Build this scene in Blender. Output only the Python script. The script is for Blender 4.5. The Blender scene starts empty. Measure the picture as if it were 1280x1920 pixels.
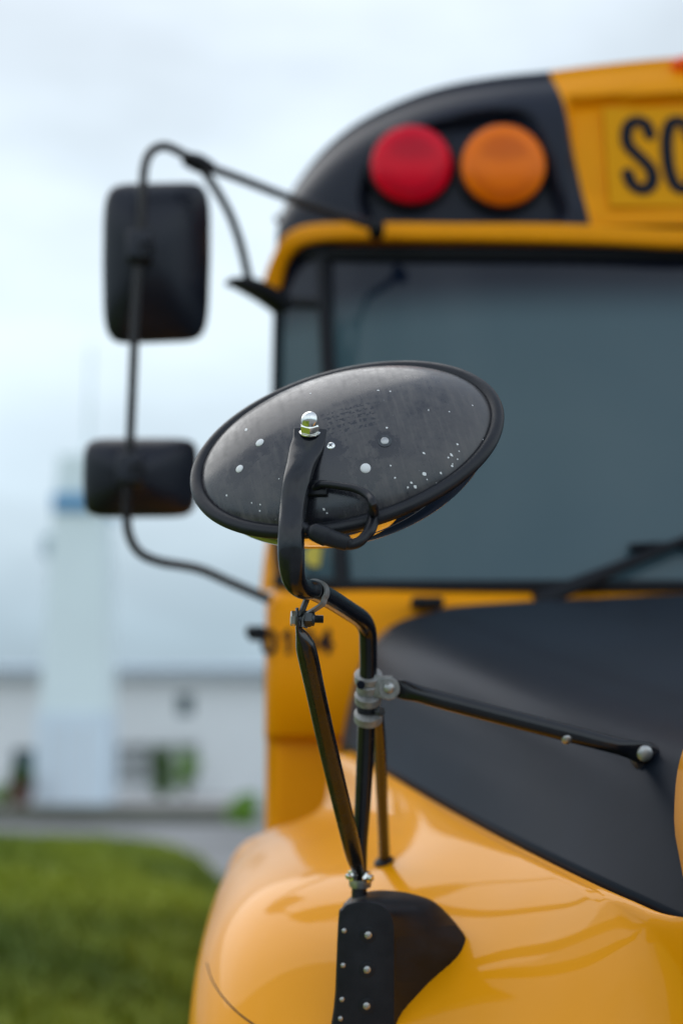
import bpy, bmesh, math, random
from mathutils import Vector, Matrix
from mathutils.bvhtree import BVHTree
R = math.radians
random.seed(7)
sc = bpy.context.scene

# ------------------------------------------------------------------ camera
EYE = 1.56
PITCH = R(9.16)
F = 2667.0                       # focal length in photo pixels (50 mm on a 36 mm high frame)
cd = bpy.data.cameras.new("camera")
cam = bpy.data.objects.new("camera", cd)
sc.collection.objects.link(cam)
cam.location = (0, 0, EYE)
cam.rotation_euler = (math.pi / 2 + PITCH, 0, 0)
cd.sensor_fit = 'VERTICAL'
cd.sensor_height = 36
cd.sensor_width = 24
cd.lens = 50
cd.clip_start = 0.05
cd.clip_end = 3000
cd.dof.use_dof = True
cd.dof.focus_distance = 1.555
cd.dof.aperture_fstop = 1.8
sc.camera = cam

# ------------------------------------------------------------------ sky, sun, exposure
SUN_EL, SUN_AZ = R(48), R(-35)   # azimuth from +Y towards +X
w = bpy.data.worlds.new("World")
sc.world = w
w.use_nodes = True
nt = w.node_tree
nt.nodes.clear()
def N(t, k, **kw):
    n = t.nodes.new(k)
    for a, b in kw.items():
        setattr(n, a, b)
    return n
out = N(nt, 'ShaderNodeOutputWorld')
bg = N(nt, 'ShaderNodeBackground')
bg.inputs['Strength'].default_value = 0.1
sky = N(nt, 'ShaderNodeTexSky', sky_type='NISHITA', sun_disc=False)
sky.sun_elevation = SUN_EL
sky.sun_rotation = SUN_AZ
tc = N(nt, 'ShaderNodeTexCoord')
sep = N(nt, 'ShaderNodeSeparateXYZ')
nt.links.new(tc.outputs['Generated'], sep.inputs[0])
mp = N(nt, 'ShaderNodeMapping')
mp.inputs['Scale'].default_value = (1.0, 1.0, 2.6)
mp.inputs['Location'].default_value = (0.35, 0.0, 0.55)
nt.links.new(tc.outputs['Generated'], mp.inputs[0])
n1 = N(nt, 'ShaderNodeTexNoise')
n1.inputs['Scale'].default_value = 3.4
n1.inputs['Detail'].default_value = 4
n1.inputs['Roughness'].default_value = 0.5
nt.links.new(mp.outputs[0], n1.inputs['Vector'])
ramp = N(nt, 'ShaderNodeValToRGB')          # overcast deck, by height
e = ramp.color_ramp.elements
e[0].position = 0.0; e[0].color = (0.36, 0.47, 0.58, 1)
e[1].position = 1.0; e[1].color = (0.42, 0.50, 0.62, 1)
for p, c in ((0.03, (0.33, 0.46, 0.58, 1)), (0.075, (0.42, 0.56, 0.67, 1)), (0.14, (0.57, 0.70, 0.79, 1)), (0.2, (0.64, 0.77, 0.86, 1)), (0.27, (0.74, 0.86, 0.93, 1)), (0.38, (0.72, 0.83, 0.91, 1)), (0.5, (0.76, 0.85, 0.93, 1)), (0.75, (0.56, 0.64, 0.76, 1))):
    k = e.new(p); k.color = c
nt.links.new(sep.outputs[2], ramp.inputs[0])
cr = N(nt, 'ShaderNodeMapRange')
cr.inputs['From Min'].default_value = 0.35; cr.inputs['From Max'].default_value = 0.65
cr.inputs['To Min'].default_value = 0.84; cr.inputs['To Max'].default_value = 1.16
nt.links.new(n1.outputs['Fac'], cr.inputs[0])
# thin spot of the cloud where the sun stands
dotn = N(nt, 'ShaderNodeVectorMath', operation='DOT_PRODUCT')
dv = Vector((-0.10, 0.92, 0.36)).normalized()
dotn.inputs[1].default_value = dv
nt.links.new(tc.outputs['Generated'], dotn.inputs[0])
gl = N(nt, 'ShaderNodeMapRange', interpolation_type='SMOOTHSTEP')
gl.inputs['From Min'].default_value = 0.93; gl.inputs['From Max'].default_value = 1.0
gl.inputs['To Min'].default_value = 0.0; gl.inputs['To Max'].default_value = 0.16
nt.links.new(dotn.outputs['Value'], gl.inputs[0])
addm = N(nt, 'ShaderNodeMath', operation='ADD')
nt.links.new(cr.outputs[0], addm.inputs[0]); nt.links.new(gl.outputs[0], addm.inputs[1])
mul10 = N(nt, 'ShaderNodeMath', operation='MULTIPLY')
mul10.inputs[1].default_value = 10.0
# sky dimmed ahead and brighter behind the camera, shaped to light the bus
dot2 = N(nt, 'ShaderNodeVectorMath', operation='DOT_PRODUCT'); dot2.inputs[1].default_value = Vector((-0.15, 1.0, 0.0)).normalized()
nt.links.new(tc.outputs['Generated'], dot2.inputs[0])
bk2 = N(nt, 'ShaderNodeMapRange', interpolation_type='SMOOTHSTEP')
bk2.inputs['From Min'].default_value = -0.6; bk2.inputs['From Max'].default_value = 0.7; bk2.inputs['To Min'].default_value = 1.0; bk2.inputs['To Max'].default_value = 0.65
nt.links.new(dot2.outputs['Value'], bk2.inputs[0])
mb2 = N(nt, 'ShaderNodeMath', operation='MULTIPLY')
nt.links.new(addm.outputs[0], mb2.inputs[0]); nt.links.new(bk2.outputs[0], mb2.inputs[1])
nt.links.new(mb2.outputs[0], mul10.inputs[0])
vm = N(nt, 'ShaderNodeVectorMath', operation='SCALE')
nt.links.new(ramp.outputs[0], vm.inputs[0]); nt.links.new(mul10.outputs[0], vm.inputs['Scale'])
mixw = N(nt, 'ShaderNodeMix', data_type='RGBA')
mixw.inputs[0].default_value = 0.93
nt.links.new(sky.outputs[0], mixw.inputs[6]); nt.links.new(vm.outputs[0], mixw.inputs[7])
nt.links.new(mixw.outputs[2], bg.inputs[0]); nt.links.new(bg.outputs[0], out.inputs[0])

sl = bpy.data.lights.new("sun", 'SUN')
sl.energy = 0.8; sl.angle = R(60); sl.color = (1, 0.96, 0.9)
so = bpy.data.objects.new("sun", sl)
sc.collection.objects.link(so)
sd = Vector((math.sin(SUN_AZ) * math.cos(SUN_EL), math.cos(SUN_AZ) * math.cos(SUN_EL), math.sin(SUN_EL)))
so.rotation_euler = (-sd).to_track_quat('-Z', 'Y').to_euler()
so.location = sd * 30
sc.view_settings.view_transform = 'Standard'
sc.view_settings.look = 'None'
sc.view_settings.exposure = 0.6
sc.view_settings.gamma = 1
sc.cycles.use_denoising = True
sc.cycles.max_bounces = 8

# ------------------------------------------------------------------ helpers
RT = Vector((1, 0, 0)); UPV = Vector((0, -math.sin(PITCH), math.cos(PITCH))); FW = Vector((0, math.cos(PITCH), math.sin(PITCH)))
CAM = Vector((0, 0, EYE))
def ray(px, py):
    return RT * ((px - 640) / F) + UPV * ((960 - py) / F) + FW
def C(px, py, d):                 # point at camera depth d
    return CAM + ray(px, py) * d
def W(px, py, Y):                 # point at world distance Y
    r = ray(px, py)
    return CAM + r * (Y / r.y)

ORG = {}
def link(name, me, mat=None, parent=None, smooth=True, mats=None, angle=None):
    vs = me.vertices
    if len(vs):
        mn = Vector((min(v.co.x for v in vs), min(v.co.y for v in vs), min(v.co.z for v in vs)))
        mx = Vector((max(v.co.x for v in vs), max(v.co.y for v in vs), max(v.co.z for v in vs)))
        c = (mn + mx) / 2
    else:
        c = Vector()
    if parent is None: c.z = mn.z
    me.transform(Matrix.Translation(-c))
    o = bpy.data.objects.new(name, me)
    sc.collection.objects.link(o)
    ORG[o.name] = c
    if parent is not None:
        o.parent = parent
        o.location = c - ORG[parent.name]
    else:
        o.location = c
    for m in (mats or [mat]):
        me.materials.append(m)
    if smooth:
        me.polygons.foreach_set('use_smooth', [True] * len(me.polygons))
        me.set_sharp_from_angle(angle=R(angle or 38))
    return o
def mk(name, verts, faces, mat, parent=None, smooth=True, angle=None):
    me = bpy.data.meshes.new(name)
    me.from_pydata([tuple(v) for v in verts], [], faces)
    me.validate()
    bm = bmesh.new(); bm.from_mesh(me)
    bmesh.ops.recalc_face_normals(bm, faces=bm.faces)
    bm.to_mesh(me); bm.free()
    return link(name, me, mat, parent, smooth, angle=angle)
def thing(name, loc, label, cat, group=None):
    o = bpy.data.objects.new(name, None)
    sc.collection.objects.link(o)
    o.location = loc; o.empty_display_size = 0.2
    ORG[o.name] = Vector(loc)
    o['label'] = label; o['category'] = cat
    if group: o['group'] = group
    return o
def tag(o, label, cat, group=None):
    o['label'] = label; o['category'] = cat
    if group: o['group'] = group
    return o
class MB:
    def __init__(s): s.v = []; s.f = []
    def add(s, v, f):
        b = len(s.v); s.v += [Vector(x) for x in v]; s.f += [tuple(i + b for i in q) for q in f]; return s
    def box(s, a, b, bev=0.0):
        bm = bmesh.new(); bmesh.ops.create_cube(bm, size=1)
        for v in bm.verts:
            v.co = Vector([(a[i] + b[i]) / 2 + v.co[i] * (b[i] - a[i]) for i in range(3)])
        if bev > 0: bmesh.ops.bevel(bm, geom=list(bm.edges), offset=bev, segments=3, profile=0.5, affect='EDGES')
        bm.verts.index_update()
        s.add([v.co.copy() for v in bm.verts], [[v.index for v in f.verts] for f in bm.faces]); bm.free(); return s
    def build(s, name, mat, parent=None, smooth=True, angle=None):
        return mk(name, s.v, s.f, mat, parent, smooth, angle)

def catmull(ps, n):
    """ps: list of tuples of floats; open Catmull-Rom through them"""
    if len(ps) < 3 or n <= 1: return [tuple(p) for p in ps]
    o = []
    P = [tuple(2 * a - b for a, b in zip(ps[0], ps[1]))] + [tuple(p) for p in ps] + [tuple(2 * a - b for a, b in zip(ps[-1], ps[-2]))]
    for i in range(1, len(P) - 2):
        for k in range(n):
            t = k / n
            o.append(tuple(0.5 * ((2 * b) + (-a + c) * t + (2 * a - 5 * b + 4 * c - d) * t * t + (-a + 3 * b - 3 * c + d) * t ** 3)
                           for a, b, c, d in zip(P[i - 1], P[i], P[i + 1], P[i + 2])))
    o.append(tuple(ps[-1]))
    return o
def sweep(mb, pts, wide=None, n=6, seg=16, expo=2.0):
    """pts: (Vector, a, b); wide: Vector or list of Vectors giving the direction of half-width a"""
    m = len(pts)
    if wide is None: wide = Vector((1, 0, 0.01))
    ws = wide if isinstance(wide, list) else [wide] * m
    rows = [tuple(p[0]) + (p[1], p[2]) + tuple(ws[i]) for i, p in enumerate(pts)]
    rows = catmull(rows, n)
    verts = []; faces = []
    for i, r in enumerate(rows):
        c = Vector(r[:3])
        t = (Vector(rows[min(i + 1, len(rows) - 1)][:3]) - Vector(rows[max(i - 1, 0)][:3])).normalized()
        wv = Vector(r[5:8]); wv = (wv - t * wv.dot(t))
        if wv.length < 1e-5: wv = t.orthogonal()
        wv.normalize(); bv = t.cross(wv)
        for k in range(seg):
            a = 2 * math.pi * k / seg
            ca, sa = math.cos(a), math.sin(a)
            ca = math.copysign(abs(ca) ** (2 / expo), ca); sa = math.copysign(abs(sa) ** (2 / expo), sa)
            verts.append(c + wv * (ca * r[3]) + bv * (sa * r[4]))
    L = len(rows)
    for i in range(L - 1):
        for k in range(seg):
            faces.append((i * seg + k, i * seg + (k + 1) % seg, (i + 1) * seg + (k + 1) % seg, (i + 1) * seg + k))
    faces.append(tuple(range(seg))[::-1]); faces.append(tuple((L - 1) * seg + k for k in range(seg)))
    return mb.add(verts, faces)
def tube(name, pts, mat, parent, r=None, n=6, seg=16, wide=None, expo=2.0):
    mb = MB()
    sweep(mb, [(p[0], p[1], p[2]) if isinstance(p, tuple) else (p, r, r) for p in pts], wide, n, seg, expo)
    return mb.build(name, mat, parent)
def frame(n, up=Vector((0, 0, 1))):
    n = n.normalized()
    x = up.cross(n)
    if x.length < 1e-4: x = n.orthogonal()
    x.normalize()
    return x, n.cross(x), n
def lathe(mb, c, axis, prof, seg=32, up=Vector((0, 0, 1)), sx=1, sy=1, rot=0):
    """prof: (radius, height along axis)"""
    x, y, z = frame(axis, up)
    verts = []; faces = []
    for r, h in prof:
        for k in range(seg):
            a = 2 * math.pi * k / seg + rot
            verts.append(c + x * (math.cos(a) * r * sx) + y * (math.sin(a) * r * sy) + z * h)
    L = len(prof)
    for i in range(L - 1):
        for k in range(seg):
            faces.append((i * seg + k, i * seg + (k + 1) % seg, (i + 1) * seg + (k + 1) % seg, (i + 1) * seg + k))
    faces.append(tuple(range(seg))); faces.append(tuple((L - 1) * seg + k for k in range(seg)))
    return mb.add(verts, faces)
def domeprof(r, h, n=7, base=0.0):
    return [(r, -0.0015)] + [(r * math.cos(math.pi / 2 * i / n), base + h * math.sin(math.pi / 2 * i / n)) for i in range(n)] + [(r * 0.04, base + h)]
def hexnut(mb, c, axis, r, h, rot=0.0, up=Vector((0, 0, 1))):
    lathe(mb, c, axis, [(r * 0.93, 0), (r, h * 0.12), (r, h * 0.86), (r * 0.9, h)], 6, up, rot=rot)
def bvh_of(o):
    M = Matrix.Translation(ORG[o.name])
    return BVHTree.FromPolygons([M @ v.co for v in o.data.vertices], [tuple(p.vertices) for p in o.data.polygons])
def hit(b, px, py):
    r = ray(px, py).normalized()
    loc, nor, i, d = b.ray_cast(CAM, r)
    if loc is None: return None, None
    if nor.dot(r) > 0: nor = -nor
    return loc, nor
def loft(rows, closed=False):
    n = len(rows[0]); v = [p for r in rows for p in r]; f = []
    for i in range(len(rows) - 1):
        for k in range(n if closed else n - 1):
            f.append((i * n + k, i * n + (k + 1) % n, (i + 1) * n + (k + 1) % n, (i + 1) * n + k))
    return v, f
def lerp(a, b, t): return a + (b - a) * t
def sstep(a, b, x):
    t = max(0, min(1, (x - a) / (b - a))); return t * t * (3 - 2 * t)
def interp(tab, x):
    if x <= tab[0][0]: return tab[0][1]
    for (a, va), (b, vb) in zip(tab, tab[1:]):
        if x <= b: return lerp(va, vb, (x - a) / (b - a))
    return tab[-1][1]

# ------------------------------------------------------------------ materials
def mat(name, col, rough=0.5, metal=0.0, coat=0.0, spec=0.5, noise=None, bump=None, ior=1.5, vary=0.0, vscale=8.0, rvary=0.0):
    m = bpy.data.materials.new(name); m.use_nodes = True
    t = m.node_tree; p = t.nodes['Principled BSDF']
    p.inputs['Base Color'].default_value = (*col, 1)
    p.inputs['Roughness'].default_value = rough
    p.inputs['Metallic'].default_value = metal
    p.inputs['Coat Weight'].default_value = coat
    p.inputs['Coat Roughness'].default_value = 0.04
    p.inputs['Specular IOR Level'].default_value = spec
    p.inputs['IOR'].default_value = ior
    tc = N(t, 'ShaderNodeTexCoord')
    if vary > 0 or rvary > 0:
        nz = N(t, 'ShaderNodeTexNoise'); nz.inputs['Scale'].default_value = vscale; nz.inputs['Detail'].default_value = 8
        nz.inputs['Roughness'].default_value = 0.6
        t.links.new(tc.outputs['Object'], nz.inputs['Vector'])
        if vary > 0:
            mr = N(t, 'ShaderNodeMapRange'); mr.inputs['From Min'].default_value = 0.3; mr.inputs['From Max'].default_value = 0.7
            mr.inputs['To Min'].default_value = 1 - vary; mr.inputs['To Max'].default_value = 1 + vary
            t.links.new(nz.outputs['Fac'], mr.inputs[0])
            sc_ = N(t, 'ShaderNodeVectorMath', operation='SCALE'); sc_.inputs[0].default_value = col
            t.links.new(mr.outputs[0], sc_.inputs['Scale']); t.links.new(sc_.outputs[0], p.inputs['Base Color'])
        if rvary > 0:
            mr = N(t, 'ShaderNodeMapRange'); mr.inputs['From Min'].default_value = 0.3; mr.inputs['From Max'].default_value = 0.7
            mr.inputs['To Min'].default_value = max(0.02, rough - rvary); mr.inputs['To Max'].default_value = rough + rvary
            t.links.new(nz.outputs['Fac'], mr.inputs[0]); t.links.new(mr.outputs[0], p.inputs['Roughness'])
    if bump:
        nb = N(t, 'ShaderNodeTexNoise'); nb.inputs['Scale'].default_value = bump[0]; nb.inputs['Detail'].default_value = 4
        t.links.new(tc.outputs['Object'], nb.inputs['Vector'])
        b = N(t, 'ShaderNodeBump'); b.inputs['Strength'].default_value = bump[1]; b.inputs['Distance'].default_value = bump[2]
        t.links.new(nb.outputs['Fac'], b.inputs['Height']); t.links.new(b.outputs[0], p.inputs['Normal'])
    return m
M = {}
M['yellow'] = mat('bus_yellow_paint', (0.86, 0.325, 0.0), 0.4, coat=0.50, spec=0.1, vary=0.03, vscale=3)
M['yellow_side'] = mat('bus_yellow_body_paint', (0.84, 0.305, 0.0), 0.5, coat=0.04, spec=0.1, vary=0.05, vscale=4)
M['yellow_sign'] = mat('reflective_yellow_sheet', (0.72, 0.30, 0.0), 0.5, spec=0.1)
M['hood'] = mat('matte_black_hood_paint', (0.006, 0.009, 0.015), 0.34, vary=0.25, vscale=5, rvary=0.05, spec=0.06)
def matte_sheen(m):
    t = m.node_tree; p = t.nodes['Principled BSDF']; p.inputs['Specular IOR Level'].default_value = 0.0
    lw = N(t, 'ShaderNodeLayerWeight'); lw.inputs[0].default_value = 0.5
    pw = N(t, 'ShaderNodeMath', operation='POWER'); pw.inputs[1].default_value = 4.5; t.links.new(lw.outputs['Facing'], pw.inputs[0])
    ml = N(t, 'ShaderNodeMath', operation='MULTIPLY'); ml.inputs[1].default_value = 0.55; t.links.new(pw.outputs[0], ml.inputs[0])
    g = N(t, 'ShaderNodeBsdfGlossy'); g.inputs['Roughness'].default_value = 0.3; g.inputs[0].default_value = (0.8, 0.83, 0.90, 1)
    mx = N(t, 'ShaderNodeMixShader'); t.links.new(ml.outputs[0], mx.inputs[0]); t.links.new(p.outputs[0], mx.inputs[1]); t.links.new(g.outputs[0], mx.inputs[2])
    t.links.new(mx.outputs[0], t.nodes['Material Output'].inputs[0])
matte_sheen(M['hood'])
M['black'] = mat('black_cap_paint', (0.011, 0.014, 0.025), 0.4, spec=0.2, vary=0.15, vscale=6)
M['tube'] = mat('black_powder_coat', (0.006, 0.007, 0.010), 0.2, spec=0.4, coat=0.1, vary=0.3, vscale=60, rvary=0.08, bump=(240, 0.15, 0.0006))
M['strut'] = mat('worn_black_tube_paint', (0.011, 0.010, 0.010), 0.24, coat=0.2, vary=0.5, vscale=45, rvary=0.1, bump=(160, 0.3, 0.0008))
M['rubber'] = mat('black_rubber', (0.008, 0.009, 0.013), 0.40, spec=0.35, vary=0.3, vscale=40, rvary=0.08, bump=(300, 0.25, 0.0006))
M['plastic'] = mat('black_mirror_plastic', (0.010, 0.012, 0.020), 0.36, spec=0.3, vary=0.2, vscale=12, rvary=0.06)
M['arm'] = mat('dark_brown_arm_paint', (0.012, 0.009, 0.009), 0.25, spec=0.3, coat=0.05, vary=0.3, vscale=10)
M['steel'] = mat('dull_zinc_steel', (0.42, 0.42, 0.41), 0.38, metal=0.9, vary=0.25, vscale=90, rvary=0.12, bump=(180, 0.3, 0.0006))
M['greyplate'] = mat('grey_painted_clamp', (0.25, 0.25, 0.245), 0.45, metal=0.35, vary=0.3, vscale=120, rvary=0.1, bump=(200, 0.4, 0.0007))
M['darksteel'] = mat('dark_oxidised_steel', (0.07, 0.075, 0.08), 0.4, metal=0.8, vary=0.4, vscale=150, rvary=0.1)
M['chrome'] = mat('chrome', (0.78, 0.78, 0.74), 0.13, metal=1.0, rvary=0.08, vary=0.15, vscale=120)
M['mirror'] = mat('convex_mirror_glass', (0.86, 0.86, 0.85), 0.015, metal=1.0)
M['chip'] = mat('white_paint_chip', (0.75, 0.75, 0.74), 0.5)
M['gasket'] = mat('windshield_gasket', (0.006, 0.007, 0.010), 0.5, spec=0.2)
M['red'] = mat('red_lamp_lens', (0.50, 0.0, 0.018), 0.3, coat=0.35, spec=.3)
M['bowl'] = mat('lamp_reflector', (0.9, 0.9, 0.9), 0.28, metal=0.75)
def lensmat(name, tint, col):
    m = mat(name, col, 0.25, spec=0.4)
    t = m.node_tree; p = t.nodes['Principled BSDF']; o = t.nodes['Material Output']
    tr = N(t, 'ShaderNodeBsdfTransparent'); tr.inputs[0].default_value = (*tint, 1)
    mx = N(t, 'ShaderNodeMixShader'); mx.inputs[0].default_value = 0.5
    t.links.new(tr.outputs[0], mx.inputs[1]); t.links.new(p.outputs[0], mx.inputs[2]); t.links.new(mx.outputs[0], o.inputs[0])
    return m
M['red'] = lensmat('red_lamp_lens', (0.98, 0.03, 0.09), (0.75, 0.0, 0.035))
M['redc'] = mat('red_lamp_centre', (0.30, 0.004, 0.01), 0.3, coat=0.6)
M['amber'] = mat('amber_lamp_lens', (1.0, 0.15, 0.0), 0.3, coat=0.35, spec=.3)
M['amber'] = lensmat('amber_lamp_lens', (1.0, 0.50, 0.02), (1.0, 0.19, 0.004))
M['amberc'] = mat('amber_lamp_centre', (0.85, 0.19, 0.0), 0.3, coat=0.6)
M['ink'] = mat('black_lettering', (0.006, 0.009, 0.017), 0.5, spec=0.1)
M['sticker'] = mat('yellow_sticker', (0.62, 0.50, 0.05), 0.5)

# windshield glass: smooth, dark green-blue colour with uneven sky reflection painted in, factory shade band along its top edge
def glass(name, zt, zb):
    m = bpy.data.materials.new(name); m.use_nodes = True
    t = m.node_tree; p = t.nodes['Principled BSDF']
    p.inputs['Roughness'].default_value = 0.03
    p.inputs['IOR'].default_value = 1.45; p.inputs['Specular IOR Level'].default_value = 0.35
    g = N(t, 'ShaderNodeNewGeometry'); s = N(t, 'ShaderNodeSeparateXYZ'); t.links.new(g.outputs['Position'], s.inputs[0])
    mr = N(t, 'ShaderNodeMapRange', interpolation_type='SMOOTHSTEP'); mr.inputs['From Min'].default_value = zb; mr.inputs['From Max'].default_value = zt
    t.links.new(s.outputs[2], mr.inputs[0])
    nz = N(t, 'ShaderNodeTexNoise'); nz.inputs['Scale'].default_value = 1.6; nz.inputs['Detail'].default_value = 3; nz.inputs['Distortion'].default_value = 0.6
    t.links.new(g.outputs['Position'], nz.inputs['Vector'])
    mx0 = N(t, 'ShaderNodeMix', data_type='RGBA'); mx0.inputs[6].default_value = (0.034, 0.078, 0.104, 1); mx0.inputs[7].default_value = (0.080, 0.122, 0.135, 1)  # two tones: soft sky reflection painted into the colour
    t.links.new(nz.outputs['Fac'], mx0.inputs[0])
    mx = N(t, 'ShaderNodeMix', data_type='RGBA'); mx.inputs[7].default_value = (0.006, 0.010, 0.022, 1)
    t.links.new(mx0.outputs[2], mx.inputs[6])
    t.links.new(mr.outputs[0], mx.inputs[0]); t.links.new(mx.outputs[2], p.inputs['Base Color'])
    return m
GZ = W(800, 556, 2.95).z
M['glass'] = glass('tinted_glass_painted_sky', GZ + 0.06, GZ - 0.07)

# ------------------------------------------------------------------ ground, road, lawn
def groundmat(name, c1, c2, scale, rough=0.9, fine=60):
    m = bpy.data.materials.new(name); m.use_nodes = True
    t = m.node_tree; p = t.nodes['Principled BSDF']; p.inputs['Roughness'].default_value = rough
    g = N(t, 'ShaderNodeNewGeometry')
    a = N(t, 'ShaderNodeTexNoise'); a.inputs['Scale'].default_value = scale; a.inputs['Detail'].default_value = 6
    b = N(t, 'ShaderNodeTexNoise'); b.inputs['Scale'].default_value = fine; b.inputs['Detail'].default_value = 3
    t.links.new(g.outputs['Position'], a.inputs['Vector']); t.links.new(g.outputs['Position'], b.inputs['Vector'])
    ad = N(t, 'ShaderNodeMath', operation='MULTIPLY_ADD'); ad.inputs[1].default_value = 0.3
    t.links.new(b.outputs['Fac'], ad.inputs[0]); t.links.new(a.outputs['Fac'], ad.inputs[2])
    mr = N(t, 'ShaderNodeMapRange'); mr.inputs['From Min'].default_value = 0.5; mr.inputs['From Max'].default_value = 0.82
    t.links.new(ad.outputs[0], mr.inputs[0])
    mx = N(t, 'ShaderNodeMix', data_type='RGBA'); mx.inputs[6].default_value = (*c1, 1); mx.inputs[7].default_value = (*c2, 1)
    t.links.new(mr.outputs[0], mx.inputs[0]); t.links.new(mx.outputs[2], p.inputs['Base Color'])
    return m
M['asphalt'] = groundmat('asphalt', (0.17, 0.17, 0.17), (0.27, 0.27, 0.27), 0.5)
M['lawn'] = groundmat('lawn_soil_and_grass', (0.08, 0.13, 0.005), (0.25, 0.31, 0.012), 0.6, 0.95, 25)
M['farland'] = groundmat('far_grassland', (0.06, 0.09, 0.02), (0.10, 0.13, 0.03), 0.05)
def ngrid(x0, x1, nx, y0, y1, ny, fz):
    v = []; f = []
    for j in range(ny + 1):
        for i in range(nx + 1):
            x = lerp(x0, x1, i / nx); y = lerp(y0, y1, j / ny); v.append((x, y, fz(x, y)))
    for j in range(ny):
        for i in range(nx):
            a = j * (nx + 1) + i; f.append((a, a + 1, a + nx + 2, a + nx + 1))
    return v, f
v, f = ngrid(-900, 900, 12, -300, 1500, 12, lambda x, y: 0.0)
o = mk('ground', v, f, M['farland'], smooth=False); o['kind'] = 'structure'
v, f = ngrid(-60, 60, 8, -30, 70, 8, lambda x, y: 0.004)
o = mk('road', v, f, M['asphalt'], smooth=False); o['kind'] = 'structure'
# low grassy bank between the bus and the road: rounded at its edges
def edge_y(x):       # far edge of the lawn
    return interp([(-40, 18.4), (-2.6, 18.2), (-1.9, 17.9), (-1.5, 17.2), (-1.1, 15.2), (-0.75, 12.0), (-.5, 9)], x)
def bank(x, y):
    dfar = edge_y(x) - y
    dr = -0.30 - x - 0.02 * max(0, y - 5)
    h = 0.57 * sstep(0, 2.8, dfar) * sstep(-1.2, 2.3, dr) * sstep(-.05, .35, dr) * sstep(-3, 4, y)
    return max(0.0, h) + 0.015 - 0.06 * (dfar < 0) - 0.06 * (dr < 0) + 0.05 * math.sin(x * 1.3 + 2) * math.sin(y * 0.9) * sstep(0, 3, dfar) * sstep(0, 2, dr)
v, f = ngrid(-34, -0.3, 130, -3, 18.5, 120, bank)
o = mk('lawn', v, f, M['lawn']); o['kind'] = 'structure'
# grass blades on it
M['blade'] = groundmat('grass_blades', (0.09, 0.15, 0.005), (0.30, 0.36, 0.014), 0.6, 0.7, 9)
verts = []; faces = []
for i in range(16000):
    y = 2.2 + 15.5 * random.random() ** 1.25
    xw = -0.26 * y - 1.0
    x = random.uniform(xw, -0.36)
    if edge_y(x) - y < 0.1 or x > -0.34 - 0.02 * max(0, y - 5): continue
    z = bank(x, y) - 0.01
    for k in range(3):
        a = random.uniform(0, 6.28); h = random.uniform(0.03, 0.09); s = random.uniform(0.004, 0.009) * (1 + y * 0.12)
        bx, by = x + random.gauss(0, 0.03), y + random.gauss(0, 0.03)
        tx, ty = bx + math.cos(a + 1.4) * h * 0.6, by + math.sin(a + 1.4) * h * 0.6
        n0 = len(verts)
        verts += [(bx - math.cos(a) * s, by - math.sin(a) * s, z), (bx + math.cos(a) * s, by + math.sin(a) * s, z), (tx, ty, z + h)]
        faces.append((n0, n0 + 1, n0 + 2))
me = bpy.data.meshes.new('grass'); me.from_pydata(verts, [], faces)
o = link('grass', me, M['blade'], smooth=False)
o['kind'] = 'stuff'; o['label'] = 'short green grass covering the low bank beside the bus'; o['category'] = 'grass'

# ------------------------------------------------------------------ far side of the road: building, terrace, tower, planting
M['render'] = mat('off_white_wall_render', (0.80, 0.80, 0.79), 0.85, vary=0.04, vscale=0.6)
M['roof'] = mat('blue_grey_roof_sheet', (0.34, 0.42, 0.51), 0.6, vary=0.08, vscale=1.5)
M['fascia'] = mat('grey_fascia', (0.52, 0.56, 0.57), 0.7)
M['wglass'] = mat('dark_window_glass', (0.05, 0.09, 0.10), 0.1)
M['shopglass'] = mat('grey_window_glass', (0.26, 0.27, 0.26), 0.2, vary=0.3, vscale=1.5)
M['white'] = mat('white_window_frame', (0.72, 0.72, 0.72), 0.5)
M['tower'] = mat('white_tower_render', (0.78, 0.87, 0.87), 0.8, vary=0.03, vscale=0.8)
M['towerlow'] = mat('pale_blue_tower_panel', (0.70, 0.79, 0.86), 0.6, vary=0.04, vscale=1.0)
M['blueband'] = mat('blue_band', (0.10, 0.30, 0.52), 0.5)
M['paving'] = mat('terrace_paving', (0.46, 0.43, 0.42), 0.85, vary=0.1, vscale=2)
M['darkwall'] = mat('dark_retaining_wall', (0.13, 0.13, 0.10), 0.9, vary=0.2, vscale=1.5)  # dark greenish grey, varied at random
M['leaf'] = groundmat('dark_leaves', (0.03, 0.075, 0.01), (0.075, 0.15, 0.015), 3.0, 0.6, 14)
M['leafb'] = groundmat('bright_leaves', (0.10, 0.25, 0.015), (0.20, 0.36, 0.03), 3.0, 0.6, 14)
M['bark'] = mat('stem_bark', (0.08, 0.06, 0.04), 0.9, vary=0.3, vscale=10)
M['pot'] = mat('terracotta', (0.11, 0.055, 0.04), 0.8, vary=0.1, vscale=6)
M['lampgrey'] = mat('pale_grey_box', (0.42, 0.52, 0.58), 0.6)
YB = 34.0
def wx(px, Y, py=1390): return W(px, py, Y).x
def wz(py, Y): return W(640, py, Y).z
bt = thing('office_building', (-6, YB + 4, 0), 'long low off-white building with blue-grey roof across the road', 'building')
zt = wz(1272, YB); 
x0, x1 = -22.0, 14.0
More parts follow.
